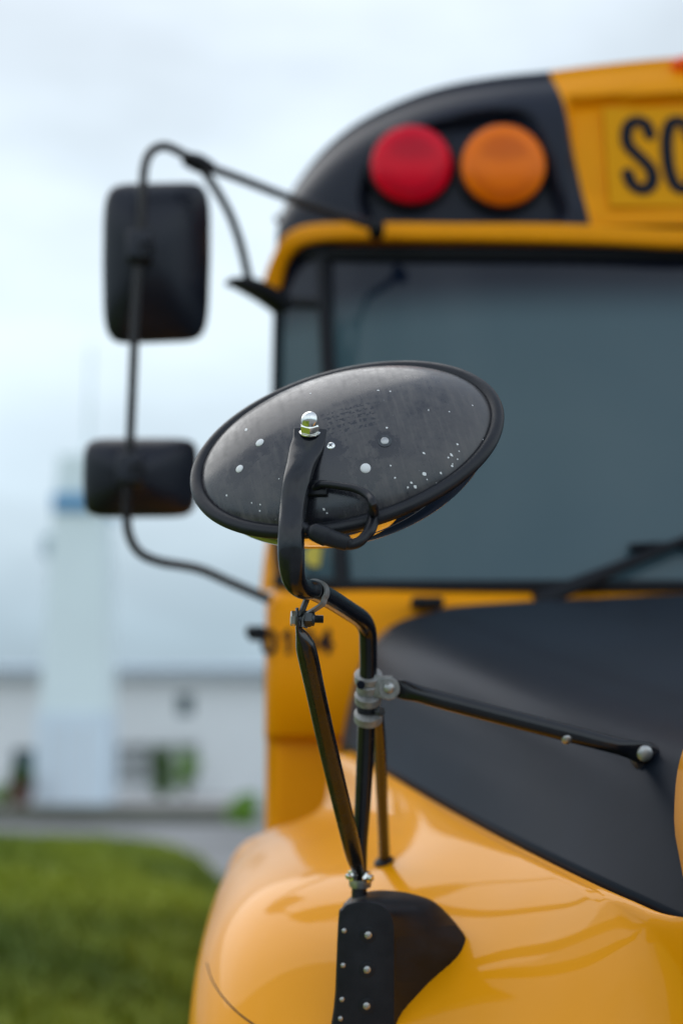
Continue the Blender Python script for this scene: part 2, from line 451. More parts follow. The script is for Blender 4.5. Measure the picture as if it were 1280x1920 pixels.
# wall with real openings, pieces butted end to end
ops = [(wx(195, YB), wx(375, YB), wz(1476, YB), wz(1392, YB)), (wx(331, YB), wx(361, YB), wz(1341, YB), wz(1302, YB)), (wx(24, YB), wx(76, YB), wz(1492, YB), wz(1404, YB))]
xs = sorted(set([x0, x1] + [a for q in ops for a in q[:2]])); zs = sorted(set([0.0, zt] + [a for q in ops for a in q[2:]]))
mb = MB()
for i in range(len(xs) - 1):
    j = 0
    while j < len(zs) - 1:
        cx, cz = (xs[i] + xs[i + 1]) / 2, (zs[j] + zs[j + 1]) / 2
        if any(q[0] < cx < q[1] and q[2] < cz < q[3] for q in ops): j += 1; continue
        k = j
        while k + 1 < len(zs) - 1 and not any(q[0] < cx < q[1] and q[2] < (zs[k + 1] + zs[k + 2]) / 2 < q[3] for q in ops): k += 1
        mb.box((xs[i], YB, zs[j]), (xs[i + 1], YB + 0.3, zs[k + 1])); j = k + 1
mb.box((x0, YB + 0.302, 0), (x0 + 0.3, YB + 8, zt)); mb.box((x1 - 0.3, YB + 0.302, 0), (x1, YB + 8, zt)); mb.box((x0 + 0.3, YB + 7.7, 0), (x1 - 0.3, YB + 8, zt))
wall = mb.build('wall', M['render'], bt, smooth=False)
mb = MB()
v = [(x0 - 0.4, YB - 0.5, zt + 0.22), (x1 + 0.4, YB - 0.5, zt + 0.22), (x1 + 0.4, YB + 4, zt + 0.52), (x0 - 0.4, YB + 4, zt + 0.52), (x1 + 0.4, YB + 8.5, zt + 0.22), (x0 - 0.4, YB + 8.5, zt + 0.22)]
v2 = [(a, b, c - 0.06) for a, b, c in v]
mb.add(v + v2, [(0, 1, 2, 3), (3, 2, 4, 5), (6, 9, 8, 7), (9, 11, 10, 8), (0, 6, 7, 1), (5, 4, 10, 11), (0, 3, 9, 6), (3, 5, 11, 9), (1, 7, 8, 2), (2, 8, 10, 4)])
roof = mb.build('roof', M['roof'], bt, smooth=False)
mb = MB().box((x0 - 0.35, YB - 0.44, zt), (x1 + 0.35, YB - 0.02, zt + 0.155)); mb.build('fascia', M['fascia'], bt, smooth=False)
q = ops[0]
fr = MB()
for a in (0, 0.24, 0.48, 0.74, 1.0):
    x = lerp(q[0] + 0.04, q[1] - 0.04, a); fr.box((x - 0.035, YB + 0.06, q[2]), (x + 0.035, YB + 0.13, q[3]))
for b in (0.03, 0.36, 0.7, 0.97):
    z = lerp(q[2], q[3], b)
    for a0, a1 in ((0, .24), (.24, .48), (.48, .74), (.74, 1)):
        fr.box((lerp(q[0] + .04, q[1] - .04, a0) + 0.037, YB + 0.065, z - 0.03), (lerp(q[0] + .04, q[1] - .04, a1) - 0.037, YB + 0.125, z + 0.03))
wf = fr.build('window', M['white'], bt, smooth=False); wf['label'] = 'wide window with white glazing bars'
MB().box((q[0] + 0.01, YB + 0.14, q[2] + 0.01), (q[1] - 0.01, YB + 0.16, q[3] - 0.01)).build('pane', M['shopglass'], wf, smooth=False)
q = ops[1]
fr = MB()
fr.box((q[0], YB + 0.05, q[2]), (q[0] + 0.05, YB + 0.13, q[3])); fr.box((q[1] - 0.05, YB + 0.05, q[2]), (q[1], YB + 0.13, q[3]))
fr.box((q[0] + .052, YB + 0.05, q[2]), (q[1] - .052, YB + 0.13, q[2] + .05)); fr.box((q[0] + .052, YB + 0.05, q[3] - .05), (q[1] - .052, YB + 0.13, q[3]))
wf = fr.build('window', M['wglass'], bt, smooth=False); wf['label'] = 'small dark window under the eaves'
MB().box((q[0] + 0.01, YB + 0.14, q[2] + 0.01), (q[1] - 0.01, YB + 0.16, q[3] - 0.01)).build('pane', M['wglass'], wf, smooth=False)
q = ops[2]
d = MB().box((q[0] + .02, YB + 0.10, q[2] + .0), (q[1] - .02, YB + 0.16, q[3] - .02), 0.01)
d.box((q[0] + .1, YB + 0.085, lerp(q[2], q[3], .5)), (q[1] - .1, YB + 0.099, q[3] - .1), 0.004)
d = d.build('door', M['wglass'], bt, smooth=False)
MB().box((q[1] - .12, YB + 0.04, lerp(q[2], q[3], .4)), (q[1] - .09, YB + 0.099, lerp(q[2], q[3], .48)), 0.004).build('handle', M['steel'], d, smooth=False)

YT = 28.0
tw = MB().box((wx(-60, YT), YT, 0.004), (wx(432, YT), YT + 0.35, wz(1512, YT)), 0.02)
tag(tw.build('retaining_wall', M['darkwall'], smooth=False), 'low dark wall edging the paved terrace before the building', 'wall')
o = MB().box((wx(-200, YT), YT + 0.352, 0.02), (wx(440, YT), YB - 0.01, wz(1512, YT) - 0.03)).build('pavement', M['paving'], smooth=False); o['kind'] = 'structure'
YW = 29.5
tt = thing('white_tower', (wx(130, YW), YW + 0.8, 0.25), 'tall plain white tower with a blue band near its top', 'tower')
zb = wz(1512, YT) - 0.03
secs = [(1512, 66, 200), (1340, 68, 199), (1330, 72, 197), (1000, 82, 184), (852, 92, 172)]
rows = []
for py, a, b in secs[2:]:
    z = wz(py, YW); xa, xb = wx(a, YW), wx(b, YW)
    if py == 1330: z = wz(1335, YW)
    ins = (1330 - py) * 0.0006 * 0.3
    rows.append([Vector((xa, YW + ins, z)), Vector((xb, YW + ins, z)), Vector((xb, YW + 1.5 - ins, z)), Vector((xa, YW + 1.5 - ins, z))])
v, f = loft(rows, True); n_ = len(v); f.append((n_ - 4, n_ - 3, n_ - 2, n_ - 1)); f.append((3, 2, 1, 0))
mk('shaft', v, f, M['tower'], tt, smooth=False)
zc = wz(1335, YW)
MB().box((wx(66, YW), YW - 0.04, zb), (wx(200, YW), YW + 1.54, zc - 0.003), 0.02).build('base', M['towerlow'], tt, smooth=False)
p = MB()
for a in (95, 128, 161): p.box((wx(a, YW) - 0.03, YW - 0.07, zb + 0.05), (wx(a, YW) + 0.03, YW - 0.042, zc - 0.25))
p.build('panel_rib', M['white'], tt, smooth=False)
MB().box((wx(84, YW), YW - 0.06, wz(956, YW)), (wx(186, YW), YW + 1.5, wz(926, YW)), 0.02).build('band', M['blueband'], tt, smooth=False)
mb = MB(); lathe(mb, Vector((wx(138, YW), YW + 0.7, wz(853, YW))), Vector((0, 0, 1)), [(0.045, 0), (0.04, 1.2), (0.03, 2.6)], 16); mb.build('mast', M['tower'], tt)
mb = MB().box((wx(62, YW), YW + 0.2, wz(1040, YW)), (wx(84, YW) , YW + 0.6, wz(1000, YW)), 0.03); mb.build('floodlight', M['lampgrey'], tt)

def shrub(name, label, cx, cy, z0, rx, rz, m, n=420, seed=1, leaf=0.09):
    rnd = random.Random(seed)
    t = thing(name, (cx, cy, z0), label, 'shrub')
    verts = []; faces = []
    blobs = [(rnd.uniform(-.5, .5), rnd.uniform(-.5, .5), rnd.uniform(.25, .8), rnd.uniform(.35, .6)) for _ in range(7)]
    for i in range(n):
        bx, by, bz, br = rnd.choice(blobs)
        d = Vector((rnd.gauss(0, 1), rnd.gauss(0, 1), rnd.gauss(0, 1))).normalized() * (br * rnd.uniform(.5, 1.0))
        p = Vector((cx + (bx + d.x) * rx, cy + (by + d.y) * rx, z0 + max(0.05, bz + d.z * .6) * rz))
        a = Vector((rnd.gauss(0, 1), rnd.gauss(0, 1), rnd.gauss(0, .6))).normalized(); b = a.orthogonal()
        s = leaf * rnd.uniform(.6, 1.4); n0 = len(verts)
        verts += [p - a * s, p + b * s * .45, p + a * s, p - b * s * .45]; faces.append((n0, n0 + 1, n0 + 2, n0 + 3))
    me = bpy.data.meshes.new('foliage'); me.from_pydata([tuple(q) for q in verts], [], faces)
    link('foliage', me, m, t, smooth=False)
    mb = MB()
    for k in range(5):
        bx, by, bz, br = blobs[k]
        sweep(mb, [(Vector((cx, cy, z0)), .03, .03), (Vector((cx + bx * rx * .5, cy + by * rx * .5, z0 + bz * rz * .5)), .022, .022), (Vector((cx + bx * rx, cy + by * rx, z0 + bz * rz)), .01, .01)], n=3, seg=6)
    mb.build('stem', M['bark'], t)
    return t
zT = wz(1512, YT) - 0.03
def sh(name, label, px, Y, pw, ptop, pbot, m, n, seed):
    cx = wx(px, Y); rx = pw / 2 * Y / F / 0.85; z0 = wz(pbot, Y); z0 = zT if Y > YT else 0.004
    shrub(name, label, cx, Y, z0, rx, (wz(ptop, Y) - z0) * 0.95, m, n, seed, 0.08)
sh('upright_shrub', 'dark green upright shrub in front of the barred window', 303, 32.6, 44, 1398, 1476, M['leaf'], 800, 3)
sh('leafy_shrub', 'paler loose shrub just right of the dark upright one', 352, 33.0, 60, 1400, 1476, M['leafb'], 150, 4)
sh('bright_shrub', 'bright green low shrub at the edge of the road by the bus', 458, 27.4, 50, 1482, 1522, M['leafb'], 500, 5)
sh('door_shrub', 'green shrub left of the terracotta pot by the dark door', 8, 29.2, 44, 1470, 1510, M['leafb'], 400, 6)
# planter with plant
pt = thing('terracotta_planter', (wx(42, 28.9), 28.9, zT), 'large reddish brown pot standing on the terrace below the dark door', 'planter')
mb = MB(); lathe(mb, Vector((wx(42, 28.9), 28.9, zT)), Vector((0, 0, 1)), [(.17, 0), (.25, .38), (.29, .38), (.29, .46), (.24, .46), (.23, .40)], 20); mb.build('pot', M['pot'], pt)
verts = []; faces = []
for i in range(260):
    a = random.uniform(0, 6.28); l = random.uniform(.1, .35); c = Vector((wx(42, 28.9), 28.9, zT + .42)); p = c + Vector((math.cos(a) * l * .7, math.sin(a) * l * .7, random.uniform(0, .3)))
    q = Vector((random.gauss(0, 1), random.gauss(0, 1), random.gauss(0, 1))).normalized(); b = q.orthogonal(); n0 = len(verts)
    verts += [p - q * .06, p + b * .03, p + q * .06, p - b * .03]; faces.append((n0, n0 + 1, n0 + 2, n0 + 3))
me = bpy.data.meshes.new('foliage'); me.from_pydata([tuple(q) for q in verts], [], faces); link('foliage', me, M['leaf'], pt, smooth=False)

# ------------------------------------------------------------------ THE BUS
CX = 1.03                         # centre line of the bus
bus = thing('school_bus', (CX, 4.0, 0.0), 'yellow school bus with matte black hood, seen over its front fender', 'bus')
def E(x, y, z): return Vector((x, y, EYE + z))   # z measured from eye level
def plan(x):                      # the front is curved in plan
    u = min(1.2, abs(x - CX) / 1.19)
    return 0.20 * u ** 6 + 0.04 * u * u
def onfront(px, py, Y0):          # design point on the curved front
    Y = Y0
    for _ in range(4): Y = Y0 + plan(W(px, py, Y).x)
    return W(px, py, Y)
YF = 2.93
outl = [(522, 424), (526, 402), (540, 372), (560, 338), (600, 287), (650, 243), (705, 210), (775, 179), (850, 157), (940, 142), (1030, 133)]
outl = catmull(outl, 5)
outl = [onfront(a, b, YF + 0.10) for a, b in outl]
T2 = catmull([(1030, 133), (1100, 124), (1190, 114), (1280, 107), (1400, 101)], 5)
T2 = [onfront(a, b, YF + 0.10) for a, b in T2]
topz = T2[-1].z + 0.012
T2 = [p for p in T2 if p.x < CX - 0.01] + [Vector((CX, YF + 0.10, topz))]
zb0 = W(1000, 420, YF).z
# polygon signed distance
def sdf(poly, x, y):
    d = 1e9; ins = False; n = len(poly)
    for i in range(n):
        x1_, y1_ = poly[i]; x2_, y2_ = poly[(i + 1) % n]
        ex, ey = x2_ - x1_, y2_ - y1_; wx_, wy_ = x - x1_, y - y1_
        t = max(0, min(1, (wx_ * ex + wy_ * ey) / (ex * ex + ey * ey)))
        d = min(d, (wx_ - ex * t) ** 2 + (wy_ - ey * t) ** 2)
        if (y1_ > y) != (y2_ > y) and x < (x2_ - x1_) * (y - y1_) / (y2_ - y1_) + x1_: ins = not ins
    return math.sqrt(d) * (-1 if ins else 1)
def xz(px, py, Y=YF): q = W(px, py, Y); return (q.x, q.z)
rec1 = [xz(*p[:2]) for p in catmull([(712, 408), (684, 365), (682, 315), (705, 265), (770, 222), (860, 198), (950, 190), (995, 206), (1018, 255), (1042, 330), (1058, 402), (1000, 410)], 3)]
zs_t, zs_b = W(1100, 168, YF).z, W(1100, 392, YF).z
def yfront(x, z, r, c):
    y = YF + plan(x) + 0.10 * r ** 5 + 0.01 * r
    xm = x if x <= CX else 2 * CX - x
    d = sdf(rec1, xm, z)
    y += 0.045 * sstep(0.010, -0.016, d)
    ex = min(sstep(W(1074, 250, YF).x - 0.012, W(1074, 250, YF).x + 0.012, xm), 1)
    ez = sstep(zs_t + 0.012, zs_t - 0.012, z) * sstep(zs_b - 0.01, zs_b + 0.05, z)
    y += 0.035 * ex * ez * (0.35 + 0.65 * sstep(zs_b, zs_t, z))
    return y
def cap_grid(Ts, Bs, NR=46, mirror=False):
    rows = []
    for T, B in zip(Ts, Bs):
        col = []
        for j in range(NR + 1):
            r = j / NR
            x = lerp(B[0], T.x, r); z = lerp(B[1], T.z, r)
            y = yfront(x, z, r, 0)
            y = lerp(y, T.y, r ** 12)
            if mirror: x = 2 * CX - x
            col.append(Vector((x, y, z)))
        # return lip round the edge, running back into the roof
        rows.append(col)
    return rows
def spaced(T, n):
    return [T[min(len(T) - 1, round(i * (len(T) - 1) / n))] for i in range(n + 1)]
def densify(T, n):
    L = [0]
    for a, b in zip(T, T[1:]): L.append(L[-1] + (b - a).length)
    o = []
    for i in range(n + 1):
        s = L[-1] * i / n; k = 0
        while k < len(L) - 2 and L[k + 1] < s: k += 1
        o.append(T[k].lerp(T[k + 1], (s - L[k]) / max(1e-9, L[k + 1] - L[k])))
    return o
N1, N2 = 80, 64
T1d, T2d = densify(outl, N1), densify(T2, N2)
xdiv = W(1107, 420, YF).x
B1 = [(lerp(T1d[0].x, xdiv, (i / N1) ** 1.15), zb0) for i in range(N1 + 1)]
B2 = [(lerp(xdiv, CX, i / N2), zb0) for i in range(N2 + 1)]
capb = MB(); capb2 = MB(); capy = MB()
for mir in (False, True):
    v, f = loft(cap_grid(T1d, B1, mirror=mir)); (capb2 if mir else capb).add(v, f)
    v, f = loft(cap_grid(T2d, B2, mirror=mir)); capy.add(v, f)
full = T1d + T2d[1:]
fullm = full + [Vector((2 * CX - p.x, p.y, p.z)) for p in full[-2::-1]]
# roof and sides
def ring(y, s, zoff=0.0):
    o = [Vector((CX + (p.x - CX) * s, y if y else p.y, EYE + (p.z - EYE) * 1.0 + zoff)) for p in fullm]
    a = o[0]; b = o[-1]
    return [Vector((a.x + 0.0, a.y, 0.45)), Vector((a.x, a.y, 1.4))] + o + [Vector((b.x, b.y, 1.4)), Vector((b.x, b.y, 0.45))]
r0 = ring(0, 1.0)
rows = [r0, ring(3.35, 1.0, 0.0), ring(4.0, 1.0), ring(11.5, 1.0)]
for p in (r0[0], r0[1], r0[-1], r0[-2]): p.y = 3.14
v, f = loft(rows)
nn = len(rows[0]); f.append(tuple(range(3 * nn, 4 * nn)))
body = mk('body_shell', v, f, M['yellow_side'], bus)
cap = capy.build('front_cap', M['yellow_side'], bus)
lampanel2 = capb2.build('lamp_panel', M['black'], bus)
lampanel = capb.build('lamp_panel', M['black'], bus); lampanel['label'] = 'black recessed roof corner panel'
# sign
xs0 = W(1140, 300, YF).x; zA, zB = W(1140, 186, YF).z, W(1140, 386, YF).z
signw = 2 * (CX - xs0)
ysb, yst = YF + 0.009, YF + 0.050
def signpt(x, z, off=0.0): return Vector((x, lerp(ysb, yst, (z - zB) / (zA - zB)) - 0.008 - off, z))
rowsS = [[signpt(xs0, zB), signpt(CX * 2 - xs0, zB)], [signpt(xs0, zA), signpt(CX * 2 - xs0, zA)]]
rowsB = [[p + Vector((0, 0.012, 0)) for p in r] for r in rowsS]
v = [rowsS[0][0], rowsS[0][1], rowsS[1][1], rowsS[1][0], rowsB[0][0], rowsB[0][1], rowsB[1][1], rowsB[1][0]]
sign = mk('sign_board', v, [(0, 1, 2, 3), (7, 6, 5, 4), (0, 4, 5, 1), (1, 5, 6, 2), (2, 6, 7, 3), (3, 7, 4, 0)], M['yellow_sign'], bus, smooth=False)
# letters as flat strokes (unit box)
GL = {
 'S': [[(.93, .80), (.82, .94), (.55, 1.0), (.25, .95), (.10, .80), (.14, .64), (.38, .52), (.66, .40), (.88, .27), (.90, .12), (.70, .01), (.42, .0), (.16, .08), (.05, .22)]],
 'C': [[(.92, .78), (.84, .93), (.55, 1.0), (.25, .94), (.09, .72), (.06, .5), (.09, .28), (.25, .06), (.55, .0), (.84, .07), (.92, .22)]],
 'O': [[(.5, 1.0), (.22, .93), (.07, .72), (.06, .5), (.07, .28), (.22, .07), (.5, .0), (.78, .07), (.93, .28), (.94, .5), (.93, .72), (.78, .93), (.5, 1.0)]],
 '0': [[(.5, 1.0), (.22, .93), (.08, .72), (.06, .5), (.08, .28), (.22, .07), (.5, .0), (.78, .07), (.92, .28), (.94, .5), (.92, .72), (.78, .93), (.5, 1.0)]],
 'H': [[(.08, 0), (.08, 1)], [(.92, 0), (.92, 1)], [(.08, .5), (.92, .5)]],
 'L': [[(.1, 1), (.1, 0)], [(.1, 0), (.9, 0)]],
 'B': [[(.08, 0), (.08, 1)], [(.08, 1), (.6, 1), (.86, .88), (.86, .64), (.6, .52), (.08, .52)], [(.6, .52), (.92, .4), (.92, .14), (.62, 0), (.08, 0)]],
 'U': [[(.08, 1), (.08, .5), (.1, .2), (.28, .03), (.5, 0), (.72, .03), (.9, .2), (.92, .5), (.92, 1)]],
 '1': [[(.25, .8), (.55, 1.0)], [(.55, 1), (.55, 0)]],
 '4': [[(.72, 0), (.72, 1)], [(.72, 1), (.05, .32)], [(.05, .32), (.98, .32)]],
}
def letters(mb, text, org, ux, uy, pitch, lw, lh, sw, nrm, gap=0.6):
    x = 0.0
    for ch in text:
        if ch == ' ': x += pitch * gap; continue
        for st in GL[ch]:
            P = catmull(st, 6) if len(st) > 2 else st
            pts = [org + ux * (x + p[0] * lw) + uy * (p[1] * lh) for p in P]
            wd = []
            for i in range(len(pts)):
                t = (pts[min(i + 1, len(pts) - 1)] - pts[max(0, i - 1)]).normalized(); wd.append(nrm.cross(t))
            sweep(mb, [(p, sw / 2, 0.0012) for p in pts], wd, n=1, seg=12, expo=3)
            for q in (pts[0], pts[-1]): lathe(mb, q - nrm * 0.0010, nrm, [(sw / 2, 0), (sw / 2, 0.0021)], 14)
        x += pitch
nS = (signpt(0.5, zA) - signpt(0.5, zB)).cross(Vector((1, 0, 0))).normalized()
if nS.y > 0: nS = -nS
uS = (signpt(0.5, zA) - signpt(0.5, zB)).normalized()
mb = MB()
lx = W(1177, 360, YF).x; lzb = W(1200, 352, YF).z; lh = W(1200, 212, YF).z - lzb
letters(mb, 'SCHOOL BUS', signpt(lx, lzb, 0.002), Vector((1, 0, 0)), uS, 0.0885, 0.062, lh, 0.0285, nS, 0.62)
mb.build('sign_lettering', M['ink'], sign)
# warning lamps
def lamp(px, py, rpx, m, mc, lab, mir=False):
    p = onfront(px, py, YF + 0.045)
    if mir: p.x = 2 * CX - p.x
    r = rpx * (p.y * 0.987 + 0.19) / F
    ax = Vector((0, -1, -0.02))
    mb = MB(); lathe(mb, p, ax, [(r * 1.06, -0.02), (r * 1.06, 0.022), (r * 1.0, 0.026)], 48)
    b = mb.build('warning_light', M['gasket'], bus); b['label'] = lab
    mb = MB()
    pr = [(r * 0.995, 0.020), (r * 0.99, 0.030)]
    for i in range(1, 41):
        q_ = 1 - i / 40
        pr.append((max(r * 0.99 * q_, .001), 0.030 + 0.036 * math.sqrt(max(0, 1 - q_ * q_ * .98)) + 0.0005 * (i % 2)))
    lathe(mb, p, ax, pr, 56)
    me_o = mb.build('lens', m, b)
    me_o['label'] = lab.replace('light', 'lens')
    mb = MB(); pr = [(r * .965, .027), (r * 0.96, 0.031), (r * .72, 0.036), (r * .66, 0.050)]
    for i in range(13):
        q_ = 1 - i / 12; pr.append((max(r * 0.64 * q_, .001), 0.050 - 0.022 * (1 - q_ * q_)))
    lathe(mb, p, ax, pr, 48); mb.build('reflector', M['bowl'], b)
    return b
lamp(770, 318, 77, M['red'], M['redc'], 'round red warning light')
lamp(940, 320, 80, M['amber'], M['amberc'], 'round amber warning light')
lamp(770, 318, 77, M['red'], M['redc'], 'round red warning light', True)
lamp(940, 320, 80, M['amber'], M['amberc'], 'round amber warning light', True)
# roof marker lamps
for q in (W(1284, 124, YF + 0.08), Vector((CX, YF + 0.08, topz - 0.012))):
    mb = MB(); lathe(mb, q, Vector((0, -0.8, 0.5)), domeprof(0.028, 0.024), 24, sx=1.2, sy=0.75); mb.build('marker_light', M['amber'], bus)
# yellow drip band under the cap
bandpts = [(CX, 452 , 0.020), (1280, 449, 0.021), (1190, 445, .021), (1105, 441, 0.021), (1000, 438, .021), (900, 437, 0.020), (800, 436, .020), (720, 435, 0.020), (650, 435, .020), (600, 437, 0.021), (565, 444, 0.022), (542, 460, 0.022), (526, 485, 0.019), (515, 515, 0.021), (506, 552, 0.022)]
mb = MB()
lst = []
for px, py, hw in bandpts:
    if px == CX:
        q = onfront(1280, 450, YF - 0.012); q = Vector((CX, YF - 0.014, q.z - .002))
    else: q = onfront(px, py, YF - 0.016)
    lst.append((q, hw, 0.012))
lst = [(Vector((2 * CX - p.x, p.y, p.z)), a, b) for p, a, b in lst[:0:-1]] + lst
wd = []
for i in range(len(lst)):
    t = (lst[min(i + 1, len(lst) - 1)][0] - lst[max(0, i - 1)][0]).normalized(); wd.append(t.cross(Vector((0, -1, 0))))
sweep(mb, lst, wd, n=4, seg=16, expo=3.5)
band = mb.build('drip_band', M['yellow_side'], bus)
bb = bvh_of(band)
for k in range(15):
    p, nr = hit(bb, 745 + k * 37, interp([(560, 452), (720, 441), (1280, 456)], 745 + k * 37))
    if p is None: continue
    mb = MB(); lathe(mb, p, nr, domeprof(0.0055, 0.003, 4), 12); mb.build('rivet', M['yellow_side'], band)

# windshield: curved sheet of glass plus corner glass
def wpt(px, py, off=0.0):
    s = (py - 460) / 640.0
    return onfront(px, py, lerp(YF + 0.03, YF - 0.11, s) + off)
def wgrid(left, right, top, bot, off=0.0, nx=24, ny=24, mir=False):
    rows = []
    for j in range(ny + 1):
        t = j / ny; row = []
        for i in range(nx + 1):
            a = i / nx
            py = lerp(lerp(top[0], top[1], a), lerp(bot[0], bot[1], a), t)
            px = lerp(interp(left, py), interp(right, py), a)
            p = wpt(px, py, off)
            if right is cen:
                x0_ = wpt(interp(left, py), py, off).x; p.x = lerp(x0_, CX, a)
                p.y = lerp(YF + 0.03, YF - 0.11, (py - 460) / 640.0) + off + plan(p.x)
            if mir: p.x = 2 * CX - p.x
            row.append(p)
        rows.append(row)
    return rows
pil = [(460, 606), (700, 616), (1100, 640)]
cenx = 640 + CX * F / 3.05
cen = [(460, 1540), (1100, 1552)]
outer = [(460, 535), (520, 524), (570, 519), (700, 516), (1000, 514), (1100, 525)]
gls = MB()
for mir in (False, True):
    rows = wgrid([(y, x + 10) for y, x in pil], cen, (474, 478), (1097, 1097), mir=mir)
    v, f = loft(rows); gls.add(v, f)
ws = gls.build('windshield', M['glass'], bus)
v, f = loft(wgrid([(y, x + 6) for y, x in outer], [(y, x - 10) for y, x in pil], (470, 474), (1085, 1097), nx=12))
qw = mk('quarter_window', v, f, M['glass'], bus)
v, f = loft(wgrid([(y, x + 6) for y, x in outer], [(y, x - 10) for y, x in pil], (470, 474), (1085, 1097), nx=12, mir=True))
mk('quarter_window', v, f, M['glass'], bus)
def edgebar(mb, pts, w, d=0.014, off=-0.006, mirr=False):
    L = [wpt(a, b, off) for a, b in pts]
    if mirr: L = [Vector((2 * CX - p.x, p.y, p.z)) for p in L]
    sweep(mb, [(p, w, d) for p in L], [(L[min(i + 1, len(L) - 1)] - L[max(i - 1, 0)]).normalized().cross(Vector((0, -1, 0))) for i in range(len(L))], n=4, seg=12, expo=4)
gk = MB()
for m_ in (False, True):
    edgebar(gk, [(x, 474 + (x - 600) * .006) for x in range(540, 1560, 90)], 0.016, mirr=m_)
    edgebar(gk, [(x, 1099) for x in range(630, 1560, 90)], 0.012, mirr=m_)
    edgebar(gk, [(x, y) for y, x in [(470, 606), (580, 610), (700, 616), (900, 629), (1100, 641)]], 0.016, mirr=m_)
    edgebar(gk, [(538, 468), (527, 510), (520, 560), (517, 700), (514, 900), (516, 1000), (524, 1090)], 0.009, mirr=m_)
    edgebar(gk, [(521, 567), (560, 567), (606, 570)], 0.010, mirr=m_)
    edgebar(gk, [(520, 1090), (570, 1093), (640, 1098)], 0.014, mirr=m_)
gk.build('windshield_frame', M['gasket'], bus)
# yellow corner post below/left of the corner glass
rows = []
for py, xa, xb, in [(985, 512, 520), (1010, 500, 524), (1050, 494, 530), (1108, 488, 560)]:
    rows.append([wpt(xa, py, 0.03), wpt(xa + 4, py, 0.0), wpt(lerp(xa, xb, .5), py, -0.008), wpt(xb, py, -0.004)])
v, f = loft(rows); mk('corner_post', v, f, M['yellow_side'], bus)
# sticker inside lower corner
q = wpt(592, 1042, -0.006)
mb = MB(); lathe(mb, q, Vector((0, -1, 0.1)), [(0.024, 0), (0.024, 0.001)], 28); mb.build('sticker', M['sticker'], qw)

# cowl below the windshield
YC = 2.80
zc0 = W(800, 1106, YC).z
def cowl_section(x):   # rounded from windshield foot down to a vertical front
    pl = plan(x) * 0.6
    return [Vector((x, YF - 0.07 + pl, zc0 + 0.012)), Vector((x, YC + 0.03 + pl, zc0 + 0.006)), Vector((x, YC + 0.008 + pl, zc0 - 0.012)), Vector((x, YC + pl, zc0 - 0.04)),
            Vector((x, YC + pl, W(560, 1250, YC).z)), Vector((x, YC + pl, W(560, 1374, YC).z)), Vector((x, YC + 0.012 + pl, W(560, 1382, YC).z)), Vector((x, YC + 0.05 + pl, W(560, 1392, YC).z)),
            Vector((x, YC + 0.05 + pl, W(560, 1560, YC).z)), Vector((x, YC + 0.05 + pl, 0.5))]
xl = W(487, 1250, YC).x
rows = []
for x, dy in [(xl + 0.002, 0.30), (xl, 0.10), (xl + 0.004, 0.05), (xl + 0.012, 0.02), (xl + 0.026, 0.005), (xl + 0.045, 0)] + [(xl + 0.1 + k * 0.1, 0) for k in range(24) if xl + 0.1 + k * 0.1 < 2 * CX - xl - 0.05] + [(2 * CX - xl - 0.045, 0), (2 * CX - xl - 0.012, 0.02), (2 * CX - xl, 0.1), (2 * CX - xl, 0.3)]:
    rows.append([p + Vector((0, dy, 0)) for p in cowl_section(max(xl + 0.1, min(x, 2 * CX - xl - 0.1)))])
    for p in rows[-1]: p.x = x
v, f = loft(rows); cowl = mk('cowl', v, f, M['yellow_side'], bus, angle=60)
bc = bvh_of(cowl)
pb, nb_ = hit(bc, 622, 1224); pa, na_ = hit(bc, 524, 1224); pa = pb + (pa - pb) * (130 / 98); pm, nm_ = hit(bc, 560, 1224)
ud = (pb - pa).normalized(); ud.z = 0; ud.normalize(); nf_ = Vector((ud.y, -ud.x, 0)).normalized()
bow = max(0, (pm - (pa + pb) / 2).dot(nf_))
mb = MB(); letters(mb, '0104', pa + nf_ * (bow + .003), ud, Vector((0, 0, 1)), (pb - pa).length / 3.7, 0.028, W(560, 1184, pm.y).z - pa.z, 0.0095, nf_)
mb.build('fleet_number', M['ink'], cowl)
# door hinge / side marker on the outer edge of the cowl
p = W(478, 1188, YC + 0.14)
mb = MB().box((p.x - 0.012, p.y - 0.03, p.z - 0.014), (xl + 0.004, p.y + 0.03, p.z + 0.014), 0.004)
lathe(mb, Vector((p.x - 0.012, p.y, p.z + 0.004)), Vector((-1, 0, 0)), domeprof(0.013, 0.008), 16)
mb.build('side_marker', M['gasket'], cowl)
# cowl vents/hinge covers seen dark between windshield and hood
for px, wpx in ((800, 60), (1030, 46)):
    p = W(px, 1128, YC - 0.0)
    MB().box((p.x - wpx / 1900, YC - 0.03, p.z - 0.014), (p.x + wpx / 1900, YC + 0.03, p.z + 0.008), 0.006).build('wiper_cover', M['gasket'], cowl)

